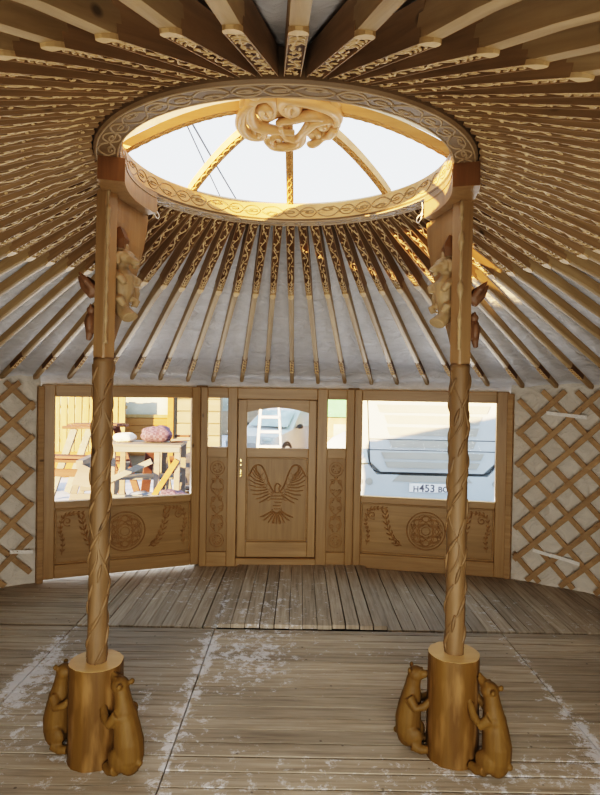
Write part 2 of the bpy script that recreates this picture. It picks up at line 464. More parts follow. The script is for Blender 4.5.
# ---------------------------------------------------------------- floor
def make_floor():
    mb = MB(); cols = []
    R2 = 3.78
    def board(u0, u1, v0, v1, alongx, top, thick=.03):
        rnd = random.random(); off = random.random() * 9
        g = .0038 + (.0045 if random.random() < .25 else 0)
        z1 = top + random.uniform(-.0012, .0012)
        if not alongx: g *= .6
        if alongx: x0, x1, y0, y1 = u0, u1, v0 + g, v1 - g
        else: x0, x1, y0, y1 = v0 + g, v1 - g, u0, u1
        vs = [V((x, y, z)) for z in (z1 - thick, z1) for y in (y0, y1) for x in (x0, x1)]
        fs = [(0, 2, 3, 1), (4, 5, 7, 6), (0, 1, 5, 4), (2, 6, 7, 3), (0, 4, 6, 2), (1, 3, 7, 5)]
        uvs = []
        for f in fs:
            uvs.append([((vs[k].x + off, vs[k].y + rnd) if alongx else (vs[k].y + off, vs[k].x + rnd)) for k in f])
        mb.add(vs, fs, uvs); cols.extend([rnd] * 6)
    def chord(v): return math.sqrt(max(0, R2 * R2 - v * v))
    # near boards run across, laid in modules; far boards run towards the door
    y = -3.74
    while y < 1.53:
        w = .112 + random.uniform(-.004, .006)
        y1 = min(y + w, 1.515); c = min(chord(y), chord(y1)) if abs(y) > .2 else chord(y)
        if c > .05:
            cuts = [-c] + [q for q in (-1.56, -.52, 1.60) if -c < q < c] + [c]
            for a, b in zip(cuts, cuts[1:]): board(a + .004, b - .004, y, y1, True, 0)
        y += w
    while y < 2.9:
        y1 = y + .112; c = chord(y1)
        if c > 1.6: board(-c, -1.565, y, y1, True, 0)
        y = y1
    x = -1.56
    while x < 3.4:
        w = .105 + random.uniform(-.004, .006)
        x1 = x + w; c = min(chord(x), chord(x1))
        a = wall_r(90); far = min(c, 3.20)
        up = .026 if -.53 < x < .68 else 0
        if far > 1.6: board(1.548 + random.uniform(-.006, .006), far, x, x1, False, up)
        x = x1
    me = mb.mesh('floor', M['floor'])
    at = me.attributes.new('board', 'FLOAT', 'FACE')
    for i, c in enumerate(cols): at.data[i].value = c
    o = link('floor', me); tag(o, 'weathered grey-brown board floor dusted with frost', 'floor', kind='structure')
    sb = MB()
    n = 64
    sb.loft([[pol(3.72, 360 * k / n, z) for k in range(n)] for z in (-.12, -.034)])
    s = sb.build('trim_1', M['under'])
    tag(s, 'dark base below the floor boards', 'subfloor', kind='structure')
make_floor()

# ---------------------------------------------------------------- roof canvas and wall linings
def roof_line(a, t):
    """underside of roof poles: t=0 at the crown, 1 at the wall"""
    r1 = wall_r(a) - .02
    return RIM_O + (r1 - RIM_O) * t, 2.815 + (TOP + .01 - 2.815) * t

def make_canvas():
    mb = MB(); nA, nT = 456, 26
    rings = []
    rings.append([pol(RIM_O - .03, 360 * k / nA, RIM_Z + .112) for k in range(nA)])
    for j in range(nT + 3):
        ring = []
        for k in range(nA):
            a = 360 * k / nA
            t = j / nT
            r, z = roof_line(a, min(t, 1.0))
            lift = .098 - .022 * min(t, 1)
            if j > nT: r += (.115, .135)[j - nT - 1]; lift -= (.03, .14)[j - nT - 1]
            ph = (a - 90) * 76 / 360
            sag = .018 * math.cos(2 * PI * ph) * -1 * (.3 + .7 * math.sin(PI * min(t, 1)))   # bellies up between the poles
            w = noise.noise(V((a * .35, t * 16, 3.1))) * .010 + noise.noise(V((a * .12, t * 34, 8.1))) * .006
            ring.append(pol(r, a, z + lift + .02 + sag * .5 + w))
        rings.append(ring)
    mb.loft(rings, cap=False)
    o = mb.build('ceiling', M['canvas'], smooth=True)
    return tag(o, 'grey white canvas roof cover lying over the roof poles', 'roof cover', kind='structure')
make_canvas()

def make_lining(name, a0, a1, label):
    mb = MB(); n = int(abs(a1 - a0) * 2.4); rows = 26
    rings = []
    for j in range(rows + 1):
        z = -.02 + 1.90 * j / rows
        row = []
        for k in range(n + 1):
            a = a0 + (a1 - a0) * k / n
            r = wall_r(a) + .055
            u = math.radians(a) * 3.5
            r += .030 * noise.noise(V((u * 3.2, z * 3.2, 1.7))) + .016 * noise.noise(V((u * 8, z * 8, 5.7)))
            if z < .1: r -= .03 * (1 - z / .1)
            if z > 1.7: r += (z - 1.7) * .25
            row.append(pol(r, a, z))
        rings.append(row)
    mb.loft(rings, cap=False, closed=False)
    o = mb.build(name, M['lining'], smooth=True)
    return tag(o, label, 'wall', kind='structure')
make_lining('wall_left', A_PL - .2, 270, 'off-white quilted canvas wall lining left of the windows')
make_lining('wall_right', A_PR + .2, -90, 'off-white quilted canvas wall lining right of the windows')

# ---------------------------------------------------------------- roof poles
def guilloche(mb, x0, x1, z, hw, period, r, n=5, taper=None):
    """two interlaced wavy strands and small leaf curls filling the field"""
    m = max(10, int((x1 - x0) / period * 9))
    for s in (-1, 1):
        pts = []
        for i in range(m + 1):
            x = x0 + (x1 - x0) * i / m
            w = hw if not taper else hw * taper(x)
            ph = 2 * PI * (x - x0) / period
            pts.append((x, s * w * .80 * math.sin(ph), z + s * .0015 * math.cos(ph)))
        mb.tube(pts, r, n, sq=.9, up=(0, 0, 1))
    k = 0; x = x0 + period * .25
    while x < x1 - period * .2:
        w = hw if not taper else hw * taper(x)
        for s in (-1, 1):
            c = (x + period * .25, s * w * .66)
            sp = spiral(c[0], c[1], w * .34, w * .08, -s * PI / 2 + (k % 2) * 1.2, s * .9, 8)
            mb.tube([(p[0], p[1], z - .001) for p in sp], r * .8, 4, sq=.9, up=(0, 0, 1))
        mb.ell((x, 0, z), (period * .07, w * .16, r), 6, 4)
        x += period * .5; k += 1

def scrollwork(mb, x0, x1, z, W, r, seed=1):
    """openwork vine: a wandering stem, curled shoots in its bays, tapered leaves, striped tip"""
    rnd = random.Random(seed)
    tip = .13; P = .21; xe = x1 - tip
    up = (0, 0, 1)
    n = int((xe - x0) / P * 14)
    for sg, amp, ph in ((1, .66, 0),):
        pts = []; ra = []
        for i in range(n + 1):
            x = x0 + (xe - x0) * i / n
            pts.append((x, sg * amp * W(x) * math.sin(2 * PI * x / P + ph), z + sg * .001)); ra.append(r * (.85 + .3 * math.sin(i * 1.1)))
        mb.tube(pts, ra, 5, sq=.8, up=up)
    k = 0; x = x0 + P * .22
    while x < xe:
        w = W(x)
        for s_ in ((-1, 1) if k % 3 == 0 else ((-1,) if k % 2 else (1,))):
            cx = x + rnd.uniform(-.012, .012); cy = s_ * w * rnd.uniform(.40, .62); R0 = w * rnd.uniform(.34, .46)
            sp = spiral(cx, cy, R0, R0 * .2, rnd.uniform(0, 6.3), s_ * rnd.uniform(.8, 1.2), 9)
            mb.tube([(q[0], q[1], z) for q in sp], [r * (1 - .4 * i / 9) for i in range(10)], 4, sq=.8, up=up)
            a = rnd.uniform(-.9, .9); lx, ly = math.cos(a), math.sin(a) * .6
            bx = x + P * .25 + rnd.uniform(-.01, .01); by = s_ * w * .35
            mb.tube([(bx - lx * .024, by - ly * .024, z), (bx, by + .002, z + .001), (bx + lx * .026, by + ly * .024, z)], [r * .3, r * 1.15, r * .3], 5, sq=.7, up=up)
        x += P * .36; k += 1
    for i in range(4):
        xa = xe + .004 + i * .031; w = W(xa) * .96
        mb.tube([(xa - .022 + .036 * math.cos(t) * (1 if i % 2 else .8), w * math.sin(t), z) for t in [PI * (-.5 + j / 10) for j in range(11)]], r * .95, 5, sq=.8, up=up)
    mb.tube([(xe - .02, -W(xe) * .5, z), (xe + .05, W(xe) * .1, z), (x1, -W(x1) * .2, z)], r * .8, 4, sq=.8, up=up)

CARVE = .80
def carved_mesh():
    mb = MB()
    w0, w1 = .0285, .022
    def W(x): return w0 + (w1 - w0) * x / CARVE
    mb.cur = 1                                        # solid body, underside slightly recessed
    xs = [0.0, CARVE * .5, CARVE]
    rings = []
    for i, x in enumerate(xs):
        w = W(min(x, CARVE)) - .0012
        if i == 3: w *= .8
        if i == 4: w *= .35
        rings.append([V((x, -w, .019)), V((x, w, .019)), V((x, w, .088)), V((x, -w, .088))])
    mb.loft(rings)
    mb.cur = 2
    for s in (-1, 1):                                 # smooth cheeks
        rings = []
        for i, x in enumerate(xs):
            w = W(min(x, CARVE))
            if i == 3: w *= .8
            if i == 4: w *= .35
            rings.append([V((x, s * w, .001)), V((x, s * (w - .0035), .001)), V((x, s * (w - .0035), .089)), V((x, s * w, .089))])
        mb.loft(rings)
    mb.cur = 0
    scrollwork(mb, .012, CARVE - .012, .005, lambda x: W(x) - .003, .0037)
    wc = W(CARVE)
    mb.loft([[V((x, -w, 0)), V((x, w, 0)), V((x, w, .012)), V((x, -w, .012))] for x, w in ((CARVE - .012, wc * .99), (CARVE + .012, wc * .97), (CARVE + .03, wc * .78), (CARVE + .046, wc * .35))])
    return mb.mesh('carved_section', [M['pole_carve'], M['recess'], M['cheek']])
def band_mesh():
    mb = MB()
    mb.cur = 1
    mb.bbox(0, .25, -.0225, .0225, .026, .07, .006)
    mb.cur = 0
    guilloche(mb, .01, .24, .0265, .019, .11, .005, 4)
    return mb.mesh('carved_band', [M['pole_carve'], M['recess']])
CM, BM_ = carved_mesh(), band_mesh()
ORD = 'first second third fourth fifth sixth seventh eighth ninth tenth eleventh twelfth thirteenth fourteenth fifteenth sixteenth seventeenth eighteenth nineteenth twentieth'.split()
ORD += ['twenty-' + q for q in ORD[:9]] + ['thirtieth'] + ['thirty-' + q for q in ORD[:9]]
NP = 75
def make_poles():
    rnd = random.Random(3)
    for k in range(NP):
        off = k if k <= NP // 2 else k - NP            # + = towards the left column
        a = 90 + 360 * off / NP
        r1, _ = roof_line(a, 1.0)
        front = A_PR < a < A_PL
        r1 -= .035 if front else .03
        z1 = TOP + (.012 if front else .0) + rnd.uniform(-.006, .006)
        p0, p1 = pol(RIM_O + .003, a, 2.815), pol(r1, a + rnd.uniform(-.25, .25), z1)
        X = (p1 - p0); Ln = X.length; X.normalize()
        Y = V((0, 0, 1)).cross(X).normalized(); Z = X.cross(Y)
        mat = Matrix((X, Y, Z)).transposed().to_4x4(); mat.translation = p0
        mb = MB()
        rings = []
        for x, w, zb, zt in ((CARVE - .05, .0222, .006, .088), (CARVE + .03, .0222, .007, .087), (CARVE + .25, .0215, .018, .083), (Ln - .28, .0195, .029, .078), (Ln - .03, .018, .030, .072), (Ln - .006, .013, .036, .066), (Ln, .006, .044, .058)):
            c = .35; h = (zt - zb) / 2; zc = (zt + zb) / 2
            rings.append([V((x, w * math.cos(q), zc + h * math.sin(q))) if False else V((x, w * max(-1, min(1, 1.25 * math.cos(q))), zc + h * max(-1, min(1, 1.25 * math.sin(q))))) for q in [2 * PI * (i + .5) / 12 for i in range(12)]])
        mb.loft(rings)
        o = mb.build('roof_pole', M['pole'], smooth=True)
        smooth_by_angle(o, 50)
        o.matrix_world = mat
        side = 'left' if off > 0 else 'right'
        n = abs(off)
        if n == 0: lab = 'carved wooden roof pole ending just above the middle of the door'
        elif n < 20: lab = 'carved roof pole, %s to the %s of the one above mid-door' % (ORD[n - 1], side)
        elif n == 37: lab = 'carved roof pole just %s of top centre of the photo' % side
        else: lab = 'carved roof pole, %s round the crown to the %s from photo top centre' % (ORD[37 - n], side)
        tag(o, lab, 'roof pole', 'carved roof poles radiating from the crown')
        c = link('carved_section', CM, None, o)
        d = link('carved_band', BM_, None, o); d.location = (Ln - .50, 0, 0)
make_poles()

# ---------------------------------------------------------------- roof crown
def relief_motif(pl, flip=1):
    """a leaf oval and two S scrolls in a unit cell: x 0..1, y -.5..0.5"""
    out = []
    f = flip
    out.append([(x, f * y) for x, y in cr([(.02, 0), (.10, .30), (.22, .32), (.32, 0), (.22, -.32), (.10, -.30), (.02, 0)], 4)])
    out.append([(x, f * y) for x, y in spiral(.17, .0, .14, .03, 0, 1.3, 12)])
    s1 = cr([(.32, 0), (.42, .30), (.56, .22), (.62, -.10), (.72, -.34)], 5)
    out.append([(p[0], f * p[1]) for p in s1] + [(x, f * y) for x, y in spiral(.80, -.16, .17, .04, -2.0, 1.1, 10)])
    s2 = cr([(.32, 0), (.40, -.30), (.52, -.30), (.64, .10), (.76, .36), (.92, .30), (1.0, .05)], 5)
    out.append([(p[0], f * p[1]) for p in s2])
    out.append([(x, f * y) for x, y in spiral(.50, .02, .15, .03, 1.0, -1.2, 10)])
    out.append([(p[0], f * p[1]) for p in cr([(.84, -.02), (.92, -.2), (1.0, -.05)], 4)])
    return out

crown = empty('skylight_ring', (0, 0, RIM_Z), label='round carved wooden roof crown with ribs and scrolled centre boss, on two columns', cat='skylight')
def make_crown():
    P = crown
    n = 128
    prof = [(RIM_I, .012), (RIM_I + .012, 0), (RIM_O - .010, 0), (RIM_O, .010), (RIM_O, .118), (RIM_I + .03, .118), (RIM_I + .006, RIM_T - RIM_Z), (RIM_I, RIM_T - RIM_Z - .006)]
    mb = MB()
    vs = [pol(r, 360 * k / n, z) for k in range(n) for r, z in prof]; m = len(prof)
    fs = []
    for k in range(n):
        k2 = (k + 1) % n
        for i in range(m):
            j = (i + 1) % m
            fs.append((k * m + i, k * m + j, k2 * m + j, k2 * m + i))
    mb.add(vs, fs)
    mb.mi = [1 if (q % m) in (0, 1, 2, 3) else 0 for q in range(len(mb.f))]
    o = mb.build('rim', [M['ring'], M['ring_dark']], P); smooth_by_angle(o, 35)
    # underside carving and inner-face carving
    nm = 14
    mb = MB(); mi = MB()
    for c in range(nm):
        a0 = 360 * c / nm; da = 360 / nm
        for pl in relief_motif(None, 1 if c % 2 else -1):
            pts = [pol((RIM_I + RIM_O) / 2 + y * (RIM_O - RIM_I) * .86, a0 + x * da, -.0005) for x, y in pl]
            mb.tube(pts, .0046, 5, sq=.8, up=(0, 0, 1))
            pts = [pol(RIM_I + .0005, a0 + x * da, .053 + y * .082) for x, y in pl]
            mi.tube(pts, .0042, 4)
    for r in (RIM_I + .012, RIM_O - .012):
        mb.tube([pol(r, 360 * k / 96, 0) for k in range(97)], .0042, 4, cap=False)
    tag(mb.build('underside_carving', M['ring_light'], P, smooth=True), 'raised leaf scroll carving on the underside of the ring')
    mi.build('inner_carving', M['panel_x'], P, smooth=True)
    # dome ribs
    HB = 3.09 - RIM_Z
    for a in range(0, 360, 45):
        mb = MB()
        pts = []
        for i in range(15):
            t = i / 14
            r = .80 + (.10 - .80) * t
            z = .085 + (HB + .02 - .085) * math.sin(t * PI / 2) ** .9
            pts.append((r, z))
        rings = []
        ca, sa = math.cos(math.radians(a)), math.sin(math.radians(a))
        for r, z in pts:
            w, h = .021, .045
            rings.append([V((r * ca - y * sa, r * sa + y * ca, z + q)) for y, q in ((-w, 0), (w, 0), (w, h), (-w, h))])
        mb.loft(rings)
        rib = mb.build('crown_rib', M['ring'], P)
        mb = MB()
        for s in (-1, 1):
            q = []
            for i in range(60):
                t = i / 59 * .86 + .03
                r = .80 - .70 * t; z = .085 + (HB + .02 - .085) * math.sin(t * PI / 2) ** .9
                y = s * .012 * math.sin(t * 44)
                q.append(V((r * ca - y * sa, r * sa + y * ca, z - .001)))
            mb.tube(q, .006, 4)
        mb.build('rib_carving', M['ring'], rib, smooth=True)
    # boss: interlaced scrolls; control points in boss-local metres (x right, y away from the camera)
    boss = MB()
    rr = []
    for z, r in ((HB + .03, .12), (HB + .055, .15), (HB + .09, .15), (HB + .1, .10)):
        rr.append([pol(r, 15 * k, z) for k in range(24)])
    boss.loft(rr)
    bo = boss.build('boss_hub', M['boss'], P); smooth_by_angle(bo, 40)
    def B(x, y):      # design grid 600 x 343 -> metres on the boss
        yy = (y - 70) / 215.0
        return ((x - 308) / 1000.0 * (1.0 + .16 * yy), -.235 + .52 * yy)
    strands = [
        ([(150, 95), (104, 130), (92, 180), (118, 220), (155, 238)], (165, 222, 24, 5, 1.6, -1.0), .034, .0),
        ([(330, 228), (262, 215), (200, 205), (150, 185), (132, 140), (150, 95), (205, 82), (240, 98), (238, 132)], (212, 132, 27, 6, 0.1, 1.05), .040, .014),
        ([(270, 195), (290, 232), (345, 246), (385, 205), (430, 172), (490, 165)], (468, 190, 22, 5, -1.2, 1.0), .030, .004),
        ([(270, 180), (330, 168), (400, 150), (470, 160), (520, 188), (505, 225), (455, 252)], (432, 240, 22, 5, .6, 1.0), .036, .018),
        ([(520, 190), (535, 150), (505, 112), (440, 92), (370, 82), (300, 82), (282, 110), (295, 135)], (322, 118, 27, 6, 2.6, -1.1), .040, .01),
        ([(400, 170), (372, 220), (355, 262), (300, 284), (240, 284), (215, 262)], (240, 262, 24, 5, 3.1, -1.0), .034, .0),
        ([(395, 272), (440, 262), (485, 240), (520, 190)], None, .028, .0),
        ([(100, 120), (140, 84), (190, 70)], None, .026, .02),
        ([(430, 80), (500, 90), (530, 130)], None, .026, .02),
        ([(262, 180), (282, 205), (300, 246), (290, 276)], None, .028, .02),
    ]
    for pts, sp, rad, dz in strands:
        mb = MB(); mb.cursm = True; rad *= .84
        path = [V((*B(*q), 0)) for q in pts]
        if sp:
            cx, cy, r0, r1, a0, tr = sp
            path += [V((*B(x, y), 0)) for x, y in spiral(cx, cy, r0 * 1.25, r1, a0, tr * 1.35, 10)][1:]
        c = cr(path, 6)
        m = len(c); npt = (len(pts) - 1) * 6
        q = []; ra = []
        for i, p in enumerate(c):
            t = i / (m - 1)
            z = HB - .005 + dz - .012 * math.sin(t * 9 + dz * 60)
            q.append((p.x, p.y + .05, z))
            f = 1.0 if i < npt or not sp else 1 - .62 * (i - npt) / max(1, m - npt)
            if t < .12: f *= .55 + .45 * t / .12
            ra.append(rad * f)
        mb.tube(q, ra, 10, sq=.9, up=(0, 0, 1))
        mb.build('boss_scroll', M['boss'], bo, smooth=True)
    # cloth cover on the camera-side half of the crown
    mb = MB(); rows = []
    for i in range(13):
        t = i / 12
        r = .835 - .73 * t
        z = .142 + (HB + .075 - .142) * math.sin(t * PI / 2) ** .9
        rows.append([pol(r, 178 + 184 * k / 60, z + .008 * noise.noise(V((k * .35, i * .6, 2)))) for k in range(61)])
    mb.loft(rows, cap=False, closed=False)
    mb2 = MB(); mb2.v = mb.v
    for f in mb.f:      # opening made in the unseen hem to let the low sun beam through
        c = sum((V(mb.v[k]) for k in f), V()) / 4
        an = math.degrees(math.atan2(c.y, c.x)) % 360
        if 222 < an < 285 and c.xy.length > .64: continue
        mb2.f.append(f); mb2.uv.append(None); mb2.mi.append(0); mb2.sm.append(True)
    mb = mb2
    tag(mb.build('crown_cover', M['cover'], P, smooth=True), 'tan canvas cover over the near half of the crown')
make_crown()

# ---------------------------------------------------------------- columns
def make_column(X0, Y0, sgn, logh, label):
    """sgn=-1: left column, +1: right column"""
    root = empty('carved_column', (X0, Y0, 0), label=label, cat='column', group='carved columns carrying the roof crown')
    rnd = random.Random(11 + sgn)
    # hewn log base
    mb = MB(); mb.cursm = True
    n = 48; rings = []
    for j in range(15):
        z = logh * j / 14
        row = []
        for k in range(n):
            a = 2 * PI * k / n
            r = .124 + .006 * noise.noise(V((math.cos(a) * 2.2, math.sin(a) * 2.2, z * 1.2 + sgn * 4))) + .0035 * noise.noise(V((a * 5, z * .8, 7 + sgn)))
            if j == 0: r *= 1.02
            row.append(V((r * math.cos(a), r * math.sin(a), z)))
        rings.append(row)
    mb.loft(rings, cap=False)
    mb.cursm = False
    lg = mb.build('log_base', M['log'], root)
    mb = MB()
    top = [V((p.x * .985, p.y * .985, logh + .001)) for p in rings[-1]]
    mb.loft([rings[-1], top]); 
    tag(mb.build('cut_top', M['logtop'], lg), 'pale sawn top of the log')
    # carved round shaft
    z0, z1 = logh - .01, 1.912
    mb = MB(); n = 20; rings = []
    for j in range(70):
        z = z0 + (z1 - z0) * j / 69
        row = []
        for k in range(n):
            a = 2 * PI * k / n
            r = .0465 + .0035 * noise.noise(V((math.cos(a) * 3, math.sin(a) * 3, z * 9 + sgn * 3))) + .002 * noise.noise(V((a * 3, z * 30, 2)))
            row.append(V((r * math.cos(a), r * math.sin(a), z)))
        rings.append(row)
    mb.loft(rings)
    sh = mb.build('carved_shaft', M['shaft'], root, smooth=True)
    mb = MB()
    for s in (0, 1, 2):
        pts = []; ra = []
        for i in range(120):
            t = i / 119; z = z0 + .03 + (z1 - z0 - .06) * t
            a = s * 2.1 + t * 4.5 + 1.1 * math.sin(t * 17 + s * 2)
            pts.append((.0452 * math.cos(a), .0452 * math.sin(a), z)); ra.append(.0045 + .002 * math.sin(t * 40 + s))
        mb.tube(pts, ra, 6)
    for i in range(46):
        z = z0 + .05 + (z1 - z0 - .1) * i / 45; a = i * 2.4 + sgn
        tilt = rnd.uniform(-.8, .8)
        pts = []; ra = []
        for q in range(7):
            u = q / 6 - .5
            aa = a + u * 1.1 * math.sin(tilt + 1) ; zz = z + u * .085
            pts.append((.0475 * math.cos(aa), .0475 * math.sin(aa), zz)); ra.append(.0078 * math.cos(u * 2.7) + .001)
        mb.tube(pts, ra, 6)
    mb.build('shaft_carving', M['shaft'], sh, smooth=True)
    # square post
    ta = 180 if sgn < 0 else 0
    tw = math.radians(29 * sgn)
    RM = Matrix.Rotation(tw, 4, 'Z')
    R_ = math.radians
    mb = MB()
    h = .037
    def sq(z, q, c=.007):
        return [RM @ V((x, y, z)) for x, y in ((-q + c, -q), (q - c, -q), (q, -q + c), (q, q - c), (q - c, q), (-q + c, q), (-q, q - c), (-q, -q + c))]
    mb.loft([sq(1.905, h * .90), sq(1.925, h), sq(2.2, h), sq(2.70, h)])
    po = mb.build('square_post', M['post'], root)
    # ring bracket: an arc under the crown rim
    mb = MB(); da = 21.5; dn = 15.0; m = 18
    rings = []
    zt, zb = RIM_Z - .001, RIM_Z - .108
    for i in range(m + 1):
        a = (ta - da + (da + dn) * i / m) if sgn < 0 else (ta - dn + (da + dn) * i / m)
        rings.append([pol(r, a, z) - V((X0, Y0, 0)) for r, z in ((RIM_I + .006, zt), (RIM_I + .006, zb), (RIM_O + .012, zb), (RIM_O + .012, zt))])
    mb.loft(rings)
    br = mb.build('ring_bracket', M['post'], root)
    mb = MB()
    aend = (ta - dn) if sgn > 0 else (ta + dn)      # end facing the camera: end grain, its shade also put into the dark colour
    e = .0025 / RIM_O * 57
    for s in (1,):
        q0, q1 = aend + (-e if sgn > 0 else e), aend
        mb.loft([[pol(r, q, z) - V((X0, Y0, 0)) for r, z in ((RIM_I + .008, zt - .003), (RIM_I + .008, zb + .002), (RIM_O + .010, zb + .002), (RIM_O + .010, zt - .003))] for q in (q0, q1)])
    tag(mb.build('bracket_end', M['post_dark'], br), 'dark sawn end of the bracket')
    # engraved line + oval motif on inner face of bracket
    mb = MB()
    mb.tube([pol(RIM_I + .005, (ta - da if sgn < 0 else ta - dn) + .6 + (da + dn - 1.2) * i / 24, zb + .082) - V((X0, Y0, 0)) for i in range(25)], .0035, 4)
    mb.build('bracket_moulding', M['panel'], br, smooth=True)
    # two tapering side boards (towards the door and towards the camera)
    def board(dirn):
        mb = MB()
        prof = []
        for i in range(13):
            t = i / 12
            z = zb + .002 - t * (zb - 1.94)
            ext = .335 * (1 - t ** 1.7) + .035
            prof.append((ext, z))
        rings = []
        for ext, z in prof:
            # follow the curve of the ring a little
            th = .024
            inner = []
            for e_, off in ((.02, -th), (ext, -th), (ext, th), (.02, th)):
                bend = (e_ ** 2) * .55 * -sgn
                inner.append(V((bend + off * -sgn * -1, dirn * e_, z)))
            rings.append(inner)
        mb.loft(rings)
        return mb, prof
    mb, prof = board(+1)
    fb = tag(mb.build('side_board', M['post'], root), 'tapered board carved with a leaf panel, facing into the room')
    # rough live edge down the corner that faces the room's middle front
    mb = MB(); pts = []; ra = []
    cd = R_(-71.6) if sgn < 0 else R_(-104.9)
    for i in range(90):
        t = i / 89; z = zb - t * (zb - 1.98)
        q = h * 1.36
        pts.append((q * math.cos(cd + .12 * sgn * -1) + .003 * noise.noise(V((z * 14, 1, sgn))), q * math.sin(cd), z))
        ra.append(max(.003, .0085 + .013 * noise.noise(V((z * 13, 4, sgn * 2))) + .006 * noise.noise(V((z * 37, 2, sgn)))))
    mb.tube(pts, ra, 7)
    tag(mb.build('live_edge', M['figure'], po, smooth=True), 'rough pale live edge')
    # leaf relief on door-side board
    def on_board(e_, z, lift=.0245):
        return V(((e_ ** 2) * .55 * -sgn + lift * -sgn, e_, z))
    mb = MB()
    for fx in (-1, 1):
        mb.tube([on_board(.235 + fx * .045 * math.sin(t * PI), 2.38 + .26 * t) for t in [i / 16 for i in range(17)]], .0045, 4)
    for zc in (2.44, 2.51, 2.58):
        mb.tube([on_board(.235 + x, zc + y) for x, y in spiral(0, 0, .032, .006, zc * 9, 1.3, 14)], .004, 4)
    mb.tube([on_board(.165, 2.66), on_board(.165, 2.36)], .004, 4); mb.tube([on_board(.165, 2.66), on_board(.31, 2.66), on_board(.30, 2.45)], .004, 4)
    for zc, x in ((2.22, .12), (2.14, .10)):
        mb.tube([on_board(x + p[0], zc + p[1]) for p in spiral(0, 0, .026, .006, zc * 9, 1.2, 12)], .004, 4)
    mb.build('leaf_relief', M['incise'], fb, smooth=True)
    # carved animals
    def place(mesh, name, par, loc, rz, lab=None, m=None, rx=0):
        if m: mesh.materials.clear(); mesh.materials.append(m)
        o = link(name, mesh, None, par); o.location = loc; o.rotation_euler = (rx, 0, rz)
        if lab: o['label'] = lab
        return o
    mb = MB()            # big animal clinging to a cut branch, facing +x
    mb.tube([(.0, 0, .44), (.012, 0, .39), (.02, 0, .34)], [.030, .034, .026], 10)
    mb.tube([(.020, 0, .31), (.020, 0, .265), (.034, 0, .215), (.034, 0, .14), (.026, 0, .08), (.03, 0, .02)], [.026, .028, .042, .040, .031, .026], 12)
    mb.ell((.045, 0, .325), (.038, .036, .044)); mb.tube([(.06, 0, .315), (.098, 0, .292), (.106, 0, .283)], [.027, .020, .013], 9)
    mb.ell((.112, 0, .290), (.010, .011, .009))
    for s in (-1, 1):
        mb.tube([(.045, s * .030, .352), (.040, s * .050, .325), (.045, s * .046, .275)], [.012, .017, .010], 8)
        mb.ell((.074, s * .019, .335), (.008, .007, .007))
        mb.tube([(.025, s * .034, .235), (.064, s * .052, .20), (.074, s * .034, .165)], [.019, .017, .014], 8)
        mb.tube([(.025, s * .030, .10), (.062, s * .046, .075), (.066, s * .030, .045)], [.020, .018, .014], 8)
    mb.tube([(.012, 0, .05), (.05, 0, .0), (.076, 0, -.024)], [.030, .036, .037], 12)
    big = sculpt('carved_beast', mb, .0045, 1, M['figure'])
    rz = 0 if sgn < 0 else PI
    ao = place(big, 'carved_animal', fb, on_board(.105, 2.135, .022), rz + (-.5 if sgn < 0 else .5), 'pale carved animal clinging head-up to the board'); ao.scale = (1.15, 1.2, .84)
    mb = MB()
    mb.tube([(0, 0, .09), (.02, 0, .04), (.018, 0, 0)], [.046, .050, .042], 4)
    place(mb.mesh('cut_branch', M['post_dark']), 'branch_stub', fb, on_board(.085, 2.452, .016), rz, 'dark square branch stub')
    mb = MB()            # squirrel on the far edge
    mb.tube([(0, 0, -.03), (.012, 0, .02), (.02, 0, .06)], [.020, .026, .016], 9)
    mb.ell((.03, 0, .082), (.022, .017, .018)); mb.ell((.05, 0, .078), (.012, .009, .009))
    for s in (-1, 1): mb.ell((.024, s * .011, .10), (.005, .004, .009)); mb.tube([(.022, s * .012, .045), (.04, s * .010, .03)], [.007, .006], 6)
    mb.tube([(-.005, 0, -.03), (-.04, 0, -.035), (-.055, 0, .01), (-.045, 0, .05)], [.012, .016, .017, .010], 8)
    sqm = sculpt('squirrel', mb, .005, 2, M['figure'])
    place(sqm, 'carved_squirrel', fb, on_board(.325, 2.255, -.01) , PI * .5, 'small pale carved squirrel on the board edge')
    # dark bird and owl on the outer face
    mb = MB()
    mb.tube([(-.07, 0, .075), (-.045, 0, .03), (-.005, 0, 0), (.03, 0, .012), (.05, 0, .04)], [.006, .018, .034, .028, .016], 9)
    mb.ell((.055, 0, .055), (.022, .018, .018)); mb.tube([(.072, 0, .056), (.094, 0, .050)], [.008, .002], 6)
    mb.tube([(0, .02, .02), (-.02, .05, .05), (-.05, .055, .085)], [.02, .018, .004], 7); mb.tube([(0, -.02, .02), (-.02, -.05, .05), (-.05, -.055, .085)], [.02, .018, .004], 7)
    bird = sculpt('bird', mb, .005, 2, M['figure_dark'])
    place(bird, 'carved_bird', root, (sgn * .062, .01, 2.225), (0 if sgn < 0 else PI) , 'dark carved bird with raised tail on the outer side')
    mb = MB()
    mb.tube([(0, 0, -.03), (0, 0, .02), (0, 0, .055)], [.026, .034, .024], 10)
    mb.ell((0, 0, .075), (.024, .026, .022))
    for s in (-1, 1): mb.ell((0, s * .016, .095), (.006, .006, .012)); mb.ell((0, s * .03, .01), (.016, .012, .04))
    mb.tube([(-.005, 0, -.02), (-.012, 0, -.07)], [.022, .012], 7)
    mb.tube([(.02, 0, -.02), (.05, 0, -.01)], [.012, .016], 7)
    owl = sculpt('owl', mb, .005, 2, M['figure_dark'])
    place(owl, 'carved_owl', root, (sgn * .066, .01, 2.065), (0 if sgn < 0 else PI), 'dark carved owl on the outer side')
    # wire loops / cloth tie
    return root
colL = make_column(-.878, -.03, -1, .462, 'left carved column standing on a log, two bear cubs hugging its base')
colL.rotation_euler = (0, math.radians(.6), 0)
